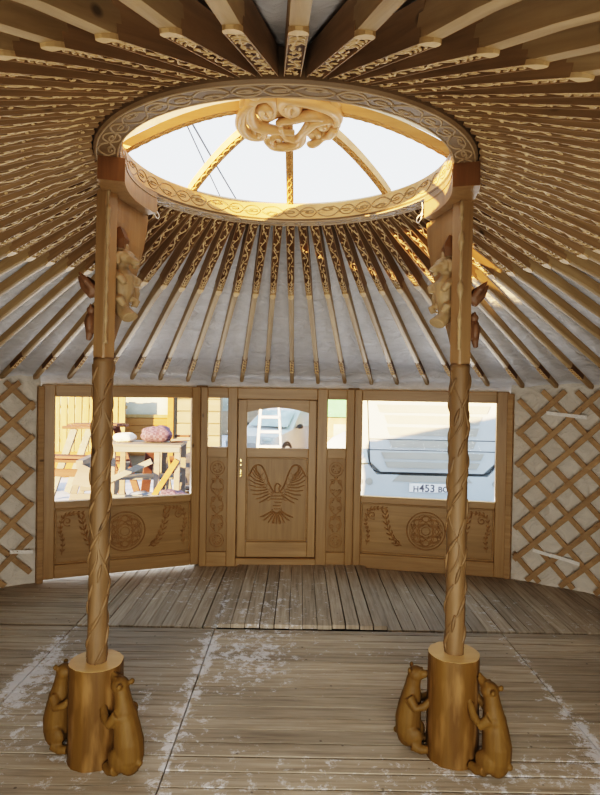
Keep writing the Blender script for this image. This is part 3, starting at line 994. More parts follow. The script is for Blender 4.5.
colR = make_column(.855, .03, 1, .505, 'right carved column standing on a log, two bear cubs hugging its base')

# white cords tied at the bracket ends
def cord(X, Y, Z, s, label):
    mb = MB()
    pts = cr([(0, 0, 0), (.006 * s, .01, -.04), (.03 * s, .012, -.075), (.045 * s, .01, -.055), (.03 * s, 0, -.02), (.004 * s, -.005, .0), (-.004 * s, -.006, .05), (0, -.002, .10)], 6)
    mb.tube(pts, .0042, 6)
    mb.ell((.0, 0, 0), (.012, .010, .018), 8, 5)
    o = mb.build('rope_loop', M['rope'], smooth=True); o.location = (X, Y, Z); o.scale = (.6, .6, .6)
    tag(o, label, 'rope', 'white ropes on the column brackets')
pl_ = pol(RIM_I + .0, 180 - 22.3, RIM_Z - .085); pr_ = pol(RIM_I + .0, 22.3, RIM_Z - .085)
cord(pl_.x, pl_.y, pl_.z, 1, 'white cord loop hanging from the bracket of the left column')
cord(pr_.x, pr_.y, pr_.z, -1, 'white cord knotted on the bracket of the right column')

# ---------------------------------------------------------------- bears
def bear_mesh(name, look_up=.35, arm=.0, lean=0.0, squat=1.0):
    mb = MB()
    S = lambda x, z: x + lean * z
    mb.ell((S(-.012, .09), 0, .092), (.062, .064, .092), 14, 10)
    mb.tube([(S(-.010, .08), 0, .08), (S(-.012, .15), 0, .15), (S(-.004, .22), 0, .22), (S(.004, .28), 0, .28), (S(.010, .335), 0, .335), (S(.016, .37), 0, .37)], [.066, .068, .061, .051, .040, .038], 16)
    mb.ell((S(-.002, .26), 0, .262), (.052, .060, .050), 12, 8)
    hc = V((S(.024, .385), 0, .392))
    mb.ell(hc, (.043, .043, .041), 14, 10)
    d = V((math.cos(look_up), 0, math.sin(look_up)))
    up = V((-d.z, 0, d.x))
    mb.tube([hc + d * .015 - up * .004, hc + d * .052 - up * .008, hc + d * .072 - up * .008], [.030, .0205, .015], 10)
    mb.ell(hc + d * .078 - up * .001, (.009, .010, .008), 8, 6)
    for s in (-1, 1):
        e = hc + up * .036 - d * .018 + V((0, s * .037, 0))
        mb.ell(e, (.011, .015, .015), 10, 7)
        mb.ell(hc + d * .036 + up * .018 + V((0, s * .019, 0)), (.007, .006, .006), 8, 6)
        mb.tube([(S(.0, .285), s * .044, .283), (S(.036, .25), s * .064, .240 + arm * .3), (S(.074, .26), s * .058, .258 + arm * .7), (S(.104, .28), s * .040, .290 + arm)], [.029, .025, .021, .019], 10)
        mb.ell((S(.110, .28), s * .038, .300 + arm), (.015, .018, .020), 8, 6)
        mb.ell((S(.016, .09), s * .048, .080), (.058, .030, .054), 12, 8)
        mb.tube([(S(.02, .05), s * .055, .042), (S(.066, .03), s * .056, .026), (S(.102, .03), s * .050, .030)], [.030, .025, .021], 10)
    mb.ell((S(-.074, .08), 0, .075), (.016, .017, .016), 8, 6)
    return sculpt(name, mb, .0048, 2, M['bear'])
def bear(X, Y, face, up, arm, lean, label, h=1.0):
    o = link('carved_bear_cub', bear_mesh('bear_cub', up, arm, lean))
    o.location = (X, Y, 0.002); o.rotation_euler = (0, 0, face); o.scale = (h, h, h)
    tag(o, label, 'carved bear', 'carved bear cubs at the column bases')
    mb = MB()
    return o
def at_log(cx, cy, ang, dist, up, arm, lean, label, h):
    x, y = cx + dist * math.cos(ang), cy + dist * math.sin(ang)
    bear(x, y, ang + PI, up, arm, lean, label, h)
R_ = math.radians
at_log(-.878, -.03, R_(160), .222, .25, -.01, .04, 'wooden bear cub on the outer left side of the left column log', .96)
at_log(-.878, -.03, R_(-33), .244, .75, .0, .12, 'wooden bear cub on the right side of the left column log, looking up', 1.0)
at_log(.855, .03, R_(162), .206, .30, -.01, .0, 'wooden bear cub on the left side of the right column log', .94)
at_log(.855, .03, R_(-46), .226, .85, .02, .03, 'wooden bear cub on the outer right side of the right column log, looking up', .99)

# ---------------------------------------------------------------- door wall
def frame_at(p, q):
    d = q - p
    return (p.x, p.y, 0), math.atan2(d.y, d.x), d.length
H0 = 1.785
def celtic(mb, cx, cz, R, y, r=.006):
    ring = lambda rad, n=48: [(cx + rad * math.cos(2 * PI * i / n), y, cz + rad * math.sin(2 * PI * i / n)) for i in range(n + 1)]
    mb.tube(ring(R), r, 5); mb.tube(ring(R * .86), r * .7, 4)
    for k in range(4):       # interlaced ovals
        a = k * PI / 4
        pts = []
        for i in range(41):
            t = 2 * PI * i / 40
            u, v = R * .80 * math.cos(t), R * .36 * math.sin(t)
            pts.append((cx + u * math.cos(a) - v * math.sin(a), y, cz + u * math.sin(a) + v * math.cos(a)))
        mb.tube(pts, r * .85, 4)
    for k in range(8):
        a = k * PI / 4 + PI / 8
        mb.tube([(cx + R * .66 * math.cos(a) + p[0], y, cz + R * .66 * math.sin(a) + p[1]) for p in spiral(0, 0, R * .17, R * .04, a, 1.2, 10)], r * .7, 4)
    for k in range(6):
        for s in (-1, 1):
            a0 = k * PI / 3
            mb.tube([(cx + R * (.30 + .52 * t) * math.cos(a0 + s * 1.5 * t), y, cz + R * (.30 + .52 * t) * math.sin(a0 + s * 1.5 * t)) for t in [q / 12 for q in range(13)]], r * .75, 4)
    mb.tube(ring(R * .22, 20), r * .8, 4)
def vine(mb, pts, y, r=.005, leaf=.035, step=3):
    c = cr([(p[0], p[1], 0) for p in pts], 8)
    mb.tube([(p.x, y, p.y) for p in c], r, 4)
    for i in range(2, len(c) - 1, step):
        t = (c[i + 1] - c[i - 1]).normalized()
        for s in (-1, 1):
            nrm = V((-t.y, t.x, 0)) * s
            a = c[i]; b = a + (t * 1.0 + nrm * .62) * leaf
            mid = a + (t * .55 + nrm * .45) * leaf
            mb.tube([(a.x, y + .001, a.y), (mid.x, y, mid.y), (b.x, y + .001, b.y)], [r * .6, r * 1.6, r * .4], 5)
def big_window(name, p, q, sl, sr, z0, label, zg=.72):
    loc, rz, W = frame_at(p, q)
    root = empty(name, loc, rz, label, 'window', kind='structure')
    mb = MB(); T0, T1 = 0.0, .075
    zt = H0; g0, g1 = zg, 1.675; c0, c1 = .145, .655
    mb.bbox(0, sl, T0, T1, z0, zt, .006); mb.bbox(W - sr, W, T0, T1, z0, zt, .006)
    mb.cur = 1
    mb.bbox(sl, W - sr, T0 + .001, T1 - .001, g1, zt, .006)
    mb.bbox(sl, W - sr, T0 + .001, T1 - .001, c1, g0, .006)
    mb.bbox(sl, W - sr, T0 + .001, T1 - .001, z0, c0, .006)
    # inner stop mouldings
    for a, b, c, d in ((sl, W - sr, c0, c0 + .018), (sl, W - sr, c1 - .018, c1)): mb.bbox(a, b, .016, .05, c, d, .006)
    for a, b in ((sl, sl + .018), (W - sr - .018, W - sr)): mb.bbox(a, b, .016, .05, c0, c1, .006)
    mb.build('window_frame', [M['door'], M['door_x']], root)
    mb = MB(); mb.box(sl - .005, W - sr + .005, .040, .046, g0 - .005, g1 + .005); mb.build('pane', M['glass'], root)
    mb = MB(); mb.bbox(sl + .004, W - sr - .004, .034, .054, c0 + .002, c1 - .002, .004)
    cp = mb.build('carved_panel', M['panel_x'], root)
    y = .0335
    mb = MB()
    xm = (sl + W - sr) / 2; hw = (W - sr - sl) / 2; zc = (c0 + c1) / 2
    celtic(mb, xm, zc, .185, y)
    for s in (-1, 1):
        vine(mb, [(xm + s * hw * .36, zc - .16), (xm + s * hw * .48, zc - .11), (xm + s * hw * .58, zc + .02), (xm + s * hw * .62, zc + .15)], y, .006, .05, 3)
        vine(mb, [(xm + s * hw * .90, zc - .17), (xm + s * hw * .88, zc - .05), (xm + s * hw * .92, zc + .05), (xm + s * hw * .88, zc + .17), (xm + s * hw * .76, zc + .20), (xm + s * hw * .60, zc + .20)], y, .005, .03, 3)
        mb.tube([(xm + s * hw * .82 + a, y, zc + .13 + b) for a, b in spiral(0, 0, .045, .008, s, s * 1.3, 14)], .006, 4)
    mb.build('panel_carving', M['incise'], cp, smooth=True)
    return root
big_window('window_1', PL, DL, .115, .085, .022, 'left big window of the front wall with a carved pine panel below')
big_window('window_2', DR, PR, .075, .115, .0, 'right big window of the front wall with a carved pine panel below')

def door_wall():
    loc, rz, W = frame_at(DL, DR)
    surround = empty('trim_2', loc, rz, 'pine door surround between the two big windows', 'door surround', kind='structure')
    u = lambda x: (x - 200) * .01039 * W / 1.6
    T0, T1 = 0.0, .08
    LP = (u(207), u(227)); RP = (u(327), u(346)); D0, D1 = u(236.5), u(316.5)
    mb = MB()
    for a, b in ((0, LP[0]), (LP[1], D0), (D1, RP[0]), (RP[1], W)): mb.bbox(a, b, T0, T1, .0, H0, .006)
    mb.cur = 1
    for a, b in (LP, RP):
        mb.bbox(a, b, T0 + .001, T1 - .001, 1.68, H0, .005); mb.bbox(a, b, T0 + .001, T1 - .001, 1.09, 1.19, .005); mb.bbox(a, b, T0 + .001, T1 - .001, .0, .148, .005)
    mb.bbox(D0, D1, T0 + .001, T1 - .001, 1.672, H0, .006)
    mb.bbox(D0, D1, T0 - .01, T1, .0, .085, .006)
    mb.cur = 0
    for a, b in ((D0 - .02, D0 + .02), (D1 - .02, D1 + .02)): mb.bbox(a, b, .068, .10, .0, 1.75, .003)
    for x in (0, W): mb.bbox(x - .055, x + .055, .07, .14, .0, 1.80, .003)
    mb.bbox(D0, D1, .068, .10, 1.645, 1.72, .003); mb.bbox(D0, D1, .068, .10, .04, .11, .003)
    mb.build('surround_frame', [M['door'], M['door_x']], surround)
    for i, (a, b) in enumerate((LP, RP)):
        w = empty('window_%d' % (3 + i), loc, rz, ('narrow sidelight left of the door' if i == 0 else 'narrow sidelight right of the door') + ' over a carved vine panel', 'window', kind='structure')
        mb = MB(); mb.box(a - .004, b + .004, .040, .046, 1.187, 1.683); mb.build('pane', M['glass'], w)
        mb = MB(); mb.bbox(a - .003, b + .003, .030, .050, .146, 1.092, .004); cp = mb.build('carved_panel', M['panel'], w)
        mb = MB(); xm = (a + b) / 2; y = .0295
        for zc in (.98, .26):
            for r in (.07, .045): mb.tube([(xm + r * math.cos(t), y, zc + r * math.sin(t)) for t in [2 * PI * k / 20 for k in range(21)]], .0045, 4)
            for k in range(6):
                an = k * PI / 3
                mb.tube([(xm + .02 * math.cos(an), y, zc + .02 * math.sin(an)), (xm + .045 * math.cos(an + .3), y, zc + .045 * math.sin(an + .3))], .005, 4)
        for s in (-1, 1):
            mb.tube([(xm + s * .062 * math.sin(t * 3 * PI + .3), y, .35 + .55 * t) for t in [k / 40 for k in range(41)]], .006, 4)
            for k in range(6):
                zc = .40 + k * .09
                mb.tube([(xm + s * .035 + p[0], y, zc + p[1]) for p in spiral(0, 0, .03, .006, k * 2 + s, s * 1.2, 10)], .0045, 4)
        mb.build('panel_carving', M['incise'], cp, smooth=True)
    # the door leaf
    d = empty('door_1', loc, rz, 'closed pine door with arched window and carved eagle panel', 'door', kind='structure')
    d0, d1 = D0 + .006, D1 - .006
    p0, p1 = u(246), u(308)
    g0, g1 = 1.185, 1.585; c0, c1 = .245, 1.09
    mb = MB()
    y0, y1 = .022, .066
    mb.bbox(d0, p0, y0, y1, .09, 1.668, .005); mb.bbox(p1, d1, y0, y1, .09, 1.668, .005)
    mb.cur = 1
    mb.bbox(p0, p1, y0 + .001, y1 - .001, .09, c0, .005); mb.bbox(p0, p1, y0 + .001, y1 - .001, c1, g0, .005)
    # arched top rail
    n = 16; w = p1 - p0; rings = []
    poly = []
    for i in range(n + 1):
        t = i / n; poly.append((p0 + w * t, g1 - .045 + .05 * math.sin(PI * t)))
    for i in range(n):
        (xa, za), (xb, zb) = poly[i], poly[i + 1]
        vs = [V((xa, y0 + .001, za)), V((xb, y0 + .001, zb)), V((xb, y0 + .001, 1.668)), V((xa, y0 + .001, 1.668)), V((xa, y1 - .001, za)), V((xb, y1 - .001, zb)), V((xb, y1 - .001, 1.668)), V((xa, y1 - .001, 1.668))]
        mb.add(vs, [(0, 1, 2, 3), (7, 6, 5, 4), (0, 4, 5, 1), (3, 2, 6, 7)])
    for a, b, c, e in ((p0, p1, c0, c0 + .016), (p0, p1, c1 - .016, c1)): mb.bbox(a, b, y0 + .012, y0 + .035, c, e, .005)
    for a, b in ((p0, p0 + .016), (p1 - .016, p1)): mb.bbox(a, b, y0 + .012, y0 + .035, c0, c1, .005)
    mb.build('door_leaf', [M['door'], M['door_x']], d)
    mb = MB(); mb.box(p0 - .004, p1 + .004, .042, .047, g0 - .004, g1 + .01); mb.build('pane', M['glass'], d)
    mb = MB(); mb.bbox(p0 + .001, p1 - .001, .044, .060, c0 + .001, c1 - .001, .003); cp = mb.build('carved_panel', M['panel'], d)
    # eagle relief
    mb = MB(); y = .0435; xm = (p0 + p1) / 2; zb = .635
    def S(pts, r): mb.tube([(xm + a * 1.10, y + .0008, zb + b * 1.10) for a, b in pts], [q * 1.1 for q in r] if isinstance(r, list) else r * 1.1, 5)
    for s in (-1, 1):
        S([(s * a, b) for a, b in [(q.x, q.y) for q in cr([(.03, .10, 0), (.07, .17, 0), (.11, .28, 0), (.15, .34, 0), (.21, .33, 0), (.26, .24, 0)], 6)]], .007)
        for k in range(11):             # flight feathers fan
            t = k / 10
            bx, bz = .06 + .10 * t, .06 + .20 * t
            ang = -.55 + 1.75 * t
            ln = .12 + .05 * math.sin(t * PI) - .03 * t
            ex, ez = bx + ln * math.cos(ang), bz + ln * math.sin(ang)
            m_ = ((bx + ex) / 2 + .012, (bz + ez) / 2 - .012)
            S([(s * a, b) for a, b in ((bx, bz), m_, (ex, ez))], [.004, .0065, .0035])
        for row in range(3):            # covert scallops
            for k in range(5):
                cx, cz = .055 + .022 * k + row * .012, .09 + .045 * k - row * .028
                S([(s * (cx + .016 * math.cos(t)), cz + .016 * math.sin(t)) for t in [PI * (.9 + j / 6) for j in range(7)]], .0038)
    for k in range(9):                  # tail fan
        a = -PI / 2 + (k - 4) * .26
        S([(.025 * math.cos(a), -.06 + .03 * math.sin(a)), (.10 * math.cos(a), -.06 + .09 * math.sin(a)), (.145 * math.cos(a), -.06 + .135 * math.sin(a))], [.004, .008, .0045])
    for k in range(8):
        a = -PI / 2 + (k - 3.5) * .30
        S([(.06 * math.cos(a), -.05 + .06 * math.sin(a)), (.155 * math.cos(a), -.07 + .115 * math.sin(a)), (.175 * math.cos(a), -.07 + .125 * math.sin(a))], [.003, .006, .004])
    for row in range(6):                # breast scales
        for k in range(-2 + row // 3, 3 - row // 3):
            S([(k * .022 + (row % 2) * .011 + .011 * math.cos(t), .10 - row * .03 + .011 * math.sin(t)) for t in [PI * (1 + j / 5) for j in range(6)]], .005)
    S([(q.x, q.y) for q in cr([(-.02, .10, 0), (-.018, .15, 0), (.0, .175, 0), (.022, .165, 0), (.036, .145, 0), (.018, .142, 0), (.022, .10, 0)], 5)], .006)
    for s in (-1, 1): S([(s * .04, -.06), (s * .05, -.09), (s * .035, -.105)], .006)
    mb.build('eagle_carving', M['incise'], cp, smooth=True)
    # brass fittings along the leaf's left edge
    mb = MB(); xh = (d0 + p0) / 2 - .012
    for zc, h in ((1.062, .014), (1.015, .012), (.95, .026), (.905, .010)): mb.bbox(xh - .010, xh + .010, .012, .024, zc - h, zc + h, .004)
    tag(mb.build('lock_fitting', M['brass'], d), 'bright brass lock fittings')
door_wall()

# upright rails where lattice meets the windows
def jamb(p, s, name, label):
    mb = MB(); d = p.normalized()
    t = V((-d.y, d.x)) * s
    c = p + t * .012
    mb.bbox(-.030, .026, -.02, .03, 0, 1.77, .006)
    o = mb.build(name, M['slat']); o.location = (c.x, c.y, 0); o.rotation_euler = (0, 0, math.atan2(t.y, t.x))
    tag(o, label, 'rail', kind='structure')
jamb(PL, 1, 'trim_3', 'upright rail between the left lattice and the left window')
jamb(PR, -1, 'trim_4', 'upright rail between the right lattice and the right window')

# ---------------------------------------------------------------- lattice walls
def arc_table(a0, a1, n=400):
    tab = [(0.0, a0)]; p = pol(wall_r(a0), a0); s = 0
    for i in range(1, n + 1):
        a = a0 + (a1 - a0) * i / n; q = pol(wall_r(a), a); s += (q - p).length; p = q; tab.append((s, a))
    return tab
def arc_at(tab, s):
    s = max(0, min(s, tab[-1][0]))
    lo, hi = 0, len(tab) - 1
    while hi - lo > 1:
        m = (lo + hi) // 2
        if tab[m][0] <= s: lo = m
        else: hi = m
    t = (s - tab[lo][0]) / max(1e-9, tab[hi][0] - tab[lo][0])
    return tab[lo][1] + (tab[hi][1] - tab[lo][1]) * t
def lattice(a0, a1, front, label):
    tab = arc_table(a0, a1); S = tab[-1][0]; Hh = 1.78; pv, ph = .295, .295
    run = Hh / pv * ph
    root = empty('lattice_wall', pol(wall_r((a0 + a1) / 2), (a0 + a1) / 2, 0), label=label, cat='lattice')
    o0 = V(root.location)
    for layer, up in ((0, front), (1, -front)):
        s0 = -run - ph * .5 + (.1 if layer else .0)
        while s0 < S + run:
            pts = []
            for i in range(13):
                t = i / 12; z = .02 + Hh * t
                s = s0 + (run * t if up > 0 else run * (1 - t))
                if -.001 <= s <= S: pts.append((s, z))
            # exact clip
            full = [(s0 + (run * t if up > 0 else run * (1 - t)), .02 + Hh * t) for t in [i / 60 for i in range(61)]]
            full = [q for q in full if 0.01 <= q[0] <= S]
            if len(full) > 5:
                st = max(1, len(full) // 12); pts = full[::st]
                if pts[-1] != full[-1]: pts.append(full[-1])
                ln = math.hypot(run, Hh); nz, nsx = (run / ln), (-Hh / ln if up > 0 else Hh / ln)
                hw = .023; rings = []
                for s, z in pts:
                    row = []
                    d0 = -.030 + layer * .014
                    for w, dr in ((-hw, d0), (hw, d0), (hw, d0 + .012), (-hw, d0 + .012)):
                        a = arc_at(tab, s + w * nsx)
                        row.append(pol(wall_r(a) + dr, a, max(0.004, z + w * nz)) - o0)
                    rings.append(row)
                mb = MB(); mb.loft(rings)
                if layer == 0:
                    # leather knots at crossings
                    for k in range(14):
                        z = .17 + k * pv / 2
                        t = (z - .02) / Hh
                        s = s0 + (run * t if up > 0 else run * (1 - t))
                        if .02 < s < S and z < 1.75:
                            a = arc_at(tab, s); c = pol(wall_r(a) - .032, a, z) - o0
                            mb.ell(c, (.006, .006, .006), 6, 4)
                mb.build('lattice_slat', M['slat'], root)
            s0 += ph
    return root
lattice(A_PL + .9, 214, -1, 'crossed wooden lattice wall left of the left window')
lattice(A_PR - .9, -34, +1, 'crossed wooden lattice wall right of the right window')
def strap(a, z, da, dz, label):
    mb = MB(); rows = []
    for i in range(7):
        t = i / 6
        rows.append([pol(wall_r(a + da * t) - .040 - .006 * math.sin(t * PI * 2), a + da * t, z + dz * t + w) for w in (-.016, .016)])
    mb.loft(rows, cap=False, closed=False)
    o = mb.build('cloth_strip', M['white_cloth'], smooth=True, fix=False)
    tag(o, label, 'strip', 'pale strips tied on the lattice')
strap(A_PR - 5.5, 1.60, -5.5, -.03, 'pale strip across the top of the right lattice')
strap(A_PR - 4, .32, -6.5, -.06, 'pale strip across the foot of the right lattice')
strap(A_PL + 1.2, .30, 3.2, .02, 'pale strip across the foot of the left lattice')

exec_outside = True
# ================================================================ OUTSIDE
GZ = -.35
M['snow'] = plain('snow', (.42, .50, .62), .85, 0, 1.4, .07, .5)
M['yellow'] = wood('yellow_boards', (0.179, 0.126, 0.049), (0.238, 0.181, 0.091), 'z', 10, .6, .1, knots=False)
M['orange'] = wood('orange_boards', (0.181, 0.087, 0.023), (0.229, 0.122, 0.044), 'x', 10, .6, .05, knots=False)
M['paleboard'] = wood('pale_siding', (0.168, 0.145, 0.104), (0.205, 0.178, 0.138), 'x', 8, .7, .05, knots=False)
M['paleplank'] = wood('pale_planks', (0.124, 0.106, 0.096), (0.168, 0.154, 0.146), 'x', 12, .7, .25, knots=False)
M['redplank'] = wood('red_planks', (0.063, 0.023, 0.017), (0.103, 0.044, 0.032), 'x', 12, .7, .3, knots=False)
M['greyplank'] = wood('grey_planks', (0.107, 0.114, 0.116), (0.158, 0.163, 0.163), 'x', 12, .7, .2, knots=False)
M['truckwhite'] = plain('truck_paint', (.40, .45, .48), .3, 0, 3, .05)
M['trucktrim'] = plain('truck_grille', (.30, .30, .27), .5, 0, 3, .08)
M['dark'] = plain('dark_rubber', (.03, .03, .035), .7)
M['carwhite'] = plain('car_paint', (.44, .47, .50), .3, 0, 3, .03)
M['carglass'] = plain('car_glass', (.42, .50, .52), .1, 0, 2, .25)
M['alu'] = plain('aluminium', (.75, .76, .78), .4, .3)
M['plate'] = plain('plate_white', (.72, .72, .72), .5)
M['ink'] = plain('plate_ink', (.07, .07, .09), .6)
M['blue_tarp'] = plain('blue_tarp', (.25, .33, .50), .7, 0, 8, .2, .4)
M['black_bag'] = plain('black_bag', (.05, .05, .06), .6, 0, 9, .3, .4)
M['green'] = plain('green_roof', (.08, .30, .19), .6)
M['brick'] = plain('tan_wall', (.28, .23, .17), .8, 0, 5, .15)
M['winglass'] = plain('pale_window_glass', (.36, .40, .36), .15, 0, 1.1, .4)
def plaid(name):
    m, nt, b, out = nodes(name)
    tc = N(nt, 'ShaderNodeTexCoord'); ck = N(nt, 'ShaderNodeTexChecker', i_Scale=22.0)
    n = N(nt, 'ShaderNodeTexNoise', i_Scale=14.0, i_Detail=3.0); L(nt, tc.outputs['Object'], n.inputs['Vector'])
    L(nt, tc.outputs['Object'], ck.inputs['Vector'])
    ck.inputs['Color1'].default_value = (.03, .03, .06, 1); ck.inputs['Color2'].default_value = (.13, .12, .19, 1)
    mx = N(nt, 'ShaderNodeMix', data_type='RGBA'); L(nt, n.outputs['Fac'], mx.inputs[0]); L(nt, ck.outputs[0], mx.inputs[6]); mx.inputs[7].default_value = (.08, .03, .05, 1)
    L(nt, mx.outputs[2], b.inputs['Base Color']); b.inputs['Roughness'].default_value = .9
    return m
M['plaid'] = plaid('plaid_cloth')

mb = MB(); g = 48
rows = []
for i in range(g + 1):
    y = -14 + 60 * i / g
    rows.append([V((x, y, GZ + .05 * noise.noise(V((x * .7, y * .7, 0))))) for x in [-34 + 68 * k / g for k in range(g + 1)]])
mb.loft(rows, cap=False, closed=False)
tag(mb.build('ground', M['snow'], smooth=True), 'trampled snowy ground outside', 'ground', kind='structure')

def plank(mb, p, q, w, t, up=(0, 0, 1)):
    p, q = V(p), V(q); x = (q - p); ln = x.length; x.normalize()
    z = V(up) - x * x.dot(V(up)); z.normalize(); y = z.cross(x)
    Mx = Matrix((x, y, z)).transposed().to_4x4(); Mx.translation = p
    mb.bbox(0, ln, -w / 2, w / 2, -t / 2, t / 2, .004, Mx)

# ---- truck seen through the right window
def truck():
    X, Y = 2.17, 6.5
    root = empty('truck', (X, Y, GZ), R_(-3), 'white truck cab parked nose-on outside the right window', 'truck')
    z = lambda q: q - GZ
    def slab(poly, y0, y1, mbx):      # poly in (x, z), extruded along y
        mbx.prism([(a, b) for a, b in poly], y0, y1, Matrix(((1, 0, 0, 0), (0, 0, 1, 0), (0, 1, 0, 0), (0, 0, 0, 1))))
    mb = MB()
    mb.bbox(-1.22, 1.22, .10, 2.2, .55, 3.1, .07)
    mb.build('cab', M['truckwhite'], root)
    mb = MB(); slab([(-.97, z(.66)), (-.80, z(.50)), (.80, z(.50)), (.97, z(.66)), (1.03, z(1.72)), (-1.03, z(1.72))], .0, .12, mb)
    front = mb.build('front_panel', M['truckwhite'], root)
    mb = MB()                                       # dark seam around the grille
    sm = [(-1.03, z(1.72)), (-.975, z(.66)), (-.93, z(.53)), (-.80, z(.485)), (.80, z(.485)), (.93, z(.53)), (.975, z(.66)), (1.03, z(1.72))]
    mb.tube([(a, .0, b) for a, b in sm], .010, 5)
    for zz in (1.015, .845): mb.tube([(-1.0, -.002, z(zz)), (1.0, -.002, z(zz))], .006, 5)
    tag(mb.build('panel_seam', M['dark'], front, smooth=True), 'dark seam lines')
    for zz, hw, h in ((1.50, .88, .06), (1.33, .76, .065), (1.145, .72, .065), (.945, .68, .055), (.76, .80, .05), (.615, .74, .045)):
        mb = MB(); slab([(-hw + .05, z(zz) - h), (hw - .05, z(zz) - h), (hw, z(zz) + h), (-hw, z(zz) + h)], -.022, .01, mb)
        mb.build('grille_slot', M['trucktrim'], front)
    mb = MB(); slab([(-1.24, z(-.05)), (1.24, z(-.05)), (1.24, z(.58)), (1.0, z(.62)), (.86, z(.46)), (-.86, z(.46)), (-1.0, z(.62)), (-1.24, z(.58))], -.06, .14, mb)
    bp = mb.build('bumper', M['truckwhite'], root)
    mb = MB(); slab([(-.62, z(.36)), (.62, z(.36)), (.52, z(.46)), (-.52, z(.46))], -.07, .0, mb); mb.build('lower_slot', M['trucktrim'], bp)
    for s in (-1, 1):
        mb = MB(); slab([(s * 1.22, z(.62)), (s * .99, z(.64)), (s * 1.03, z(.86)), (s * 1.22, z(.86))], -.02, .13, mb)
        hl = mb.build('headlight', M['carglass'], root)
        mb = MB(); mb.ell((s * 1.12, -.02, z(.74)), (.06, .02, .06), 12, 6); mb.build('lamp', M['alu'], hl, smooth=True)
        for k in (0, 1):
            mb = MB(); mb.tube([(s * (1.14 - .16 * k), -.075, z(.35)), (s * (1.14 - .16 * k), -.05, z(.35))], .055, 16); mb.build('fog_lamp', M['trucktrim'], bp)
        mb = MB(); mb.tube([(s * .85, .75, .5), (s * 1.2, .75, .5)], .5, 24); mb.build('wheel', M['dark'], root)
        mb = MB(); mb.bbox(s * 1.40 - .12, s * 1.40 + .12, -.1, .08, z(1.75), z(2.25), .04); mb.tube([(s * 1.2, .1, z(2.2)), (s * 1.35, 0, z(2.2))], .025, 6); mb.build('mirror', M['dark'], root)
    mb = MB(); slab([(-1.08, z(1.74)), (1.08, z(1.74)), (1.02, z(2.45)), (-1.02, z(2.45))], .05, .12, mb); mb.build('windshield', M['carglass'], root)
    mb = MB(); mb.bbox(-.36, .36, -.085, -.062, z(.20), z(.335), .008); lp = mb.build('license_plate', M['plate'], root)
    for body, size, x in (('H', .125, -.30), ('453', .165, -.205), ('BO', .125, .085)):
        cu = bpy.data.curves.new('plate_text', 'FONT'); cu.body = body; cu.size = size; cu.extrude = .001; cu.align_x = 'LEFT'; cu.offset = .002
        t = bpy.data.objects.new('t', cu); COL.objects.link(t)
        dg = bpy.context.evaluated_depsgraph_get(); dg.update()
        me = bpy.data.meshes.new_from_object(t.evaluated_get(dg)); bpy.data.objects.remove(t)
        me.transform(Matrix.Translation((x, -.0875, z(.212))) @ Matrix.Rotation(PI / 2, 4, 'X'))
        me.materials.clear(); me.materials.append(M['ink'])
        link('plate_text', me, None, lp)
truck()

# ---- white car seen through the door
def car():
    root = empty('white_car', (-.35, 15.6, GZ), R_(-118), 'white car parked beyond the door window', 'car')
    # local: x forward, y left; 4.2 m long
    prof = [(-2.1, .35), (2.1, .35), (2.15, .62), (2.0, .80), (1.05, .96), (.35, 1.46), (-.2, 1.54), (-1.4, 1.50), (-2.0, 1.02), (-2.12, .8)]
    mb = MB()
    def sec(y, inset): return [V((x * (1 - inset * .05), y, z if z < 1.0 else z - inset * .02)) for x, z in prof]
    rings = [sec(-.80, 1), sec(-.76, .3), sec(0, 0), sec(.76, .3), sec(.80, 1)]
    for k, rg in enumerate(rings):
        for i, p in enumerate(rg):
            if p.z > 1.0: p.y *= .84
    mb.loft(rings); b = mb.build('body', M['carwhite'], root); smooth_by_angle(b, 30)
    mb = MB(); mb.add([V((1.04, -.66, 1.0)), V((1.04, .66, 1.0)), V((.40, .56, 1.44)), V((.40, -.56, 1.44))], [(0, 1, 2, 3)])
    vs = mb.v; mb.v = [(x + .03, y, z + .03) for x, y, z in vs]
    mb.build('windshield', M['carglass'], root)
    for s in (-1, 1):
        for xs in ([(.78, 1.02), (.28, 1.40), (-.25, 1.45), (-.25, 1.02)], [(-.33, 1.02), (-.33, 1.45), (-1.2, 1.42), (-1.5, 1.05)]):
            mb = MB(); mb.add([V((x, s * (.775 if z < 1.1 else .668), z)) for x, z in xs], [(0, 1, 2, 3)])
            mb.build('side_window', M['carglass'], root, fix=False)
        mb = MB(); mb.ell((.80, s * .93, 1.05), (.08, .10, .075), 10, 6); mb.tube([(.8, s * .74, 1.0), (.8, s * .88, 1.03)], .02, 6); mb.build('mirror', M['dark'], root, smooth=True)
        for x in (1.35, -1.3):
            mb = MB(); mb.tube([(x, s * .62, .32), (x, s * .815, .32)], .325, 22); w = mb.build('wheel', M['dark'], root)
            mb = MB(); mb.tube([(x, s * .80, .32), (x, s * .825, .32)], .20, 18); mb.build('hub', M['alu'], w)
        mb = MB(); mb.ell((2.03, s * .58, .70), (.08, .17, .08), 10, 6); mb.build('headlight', M['carglass'], root, smooth=True)
car()

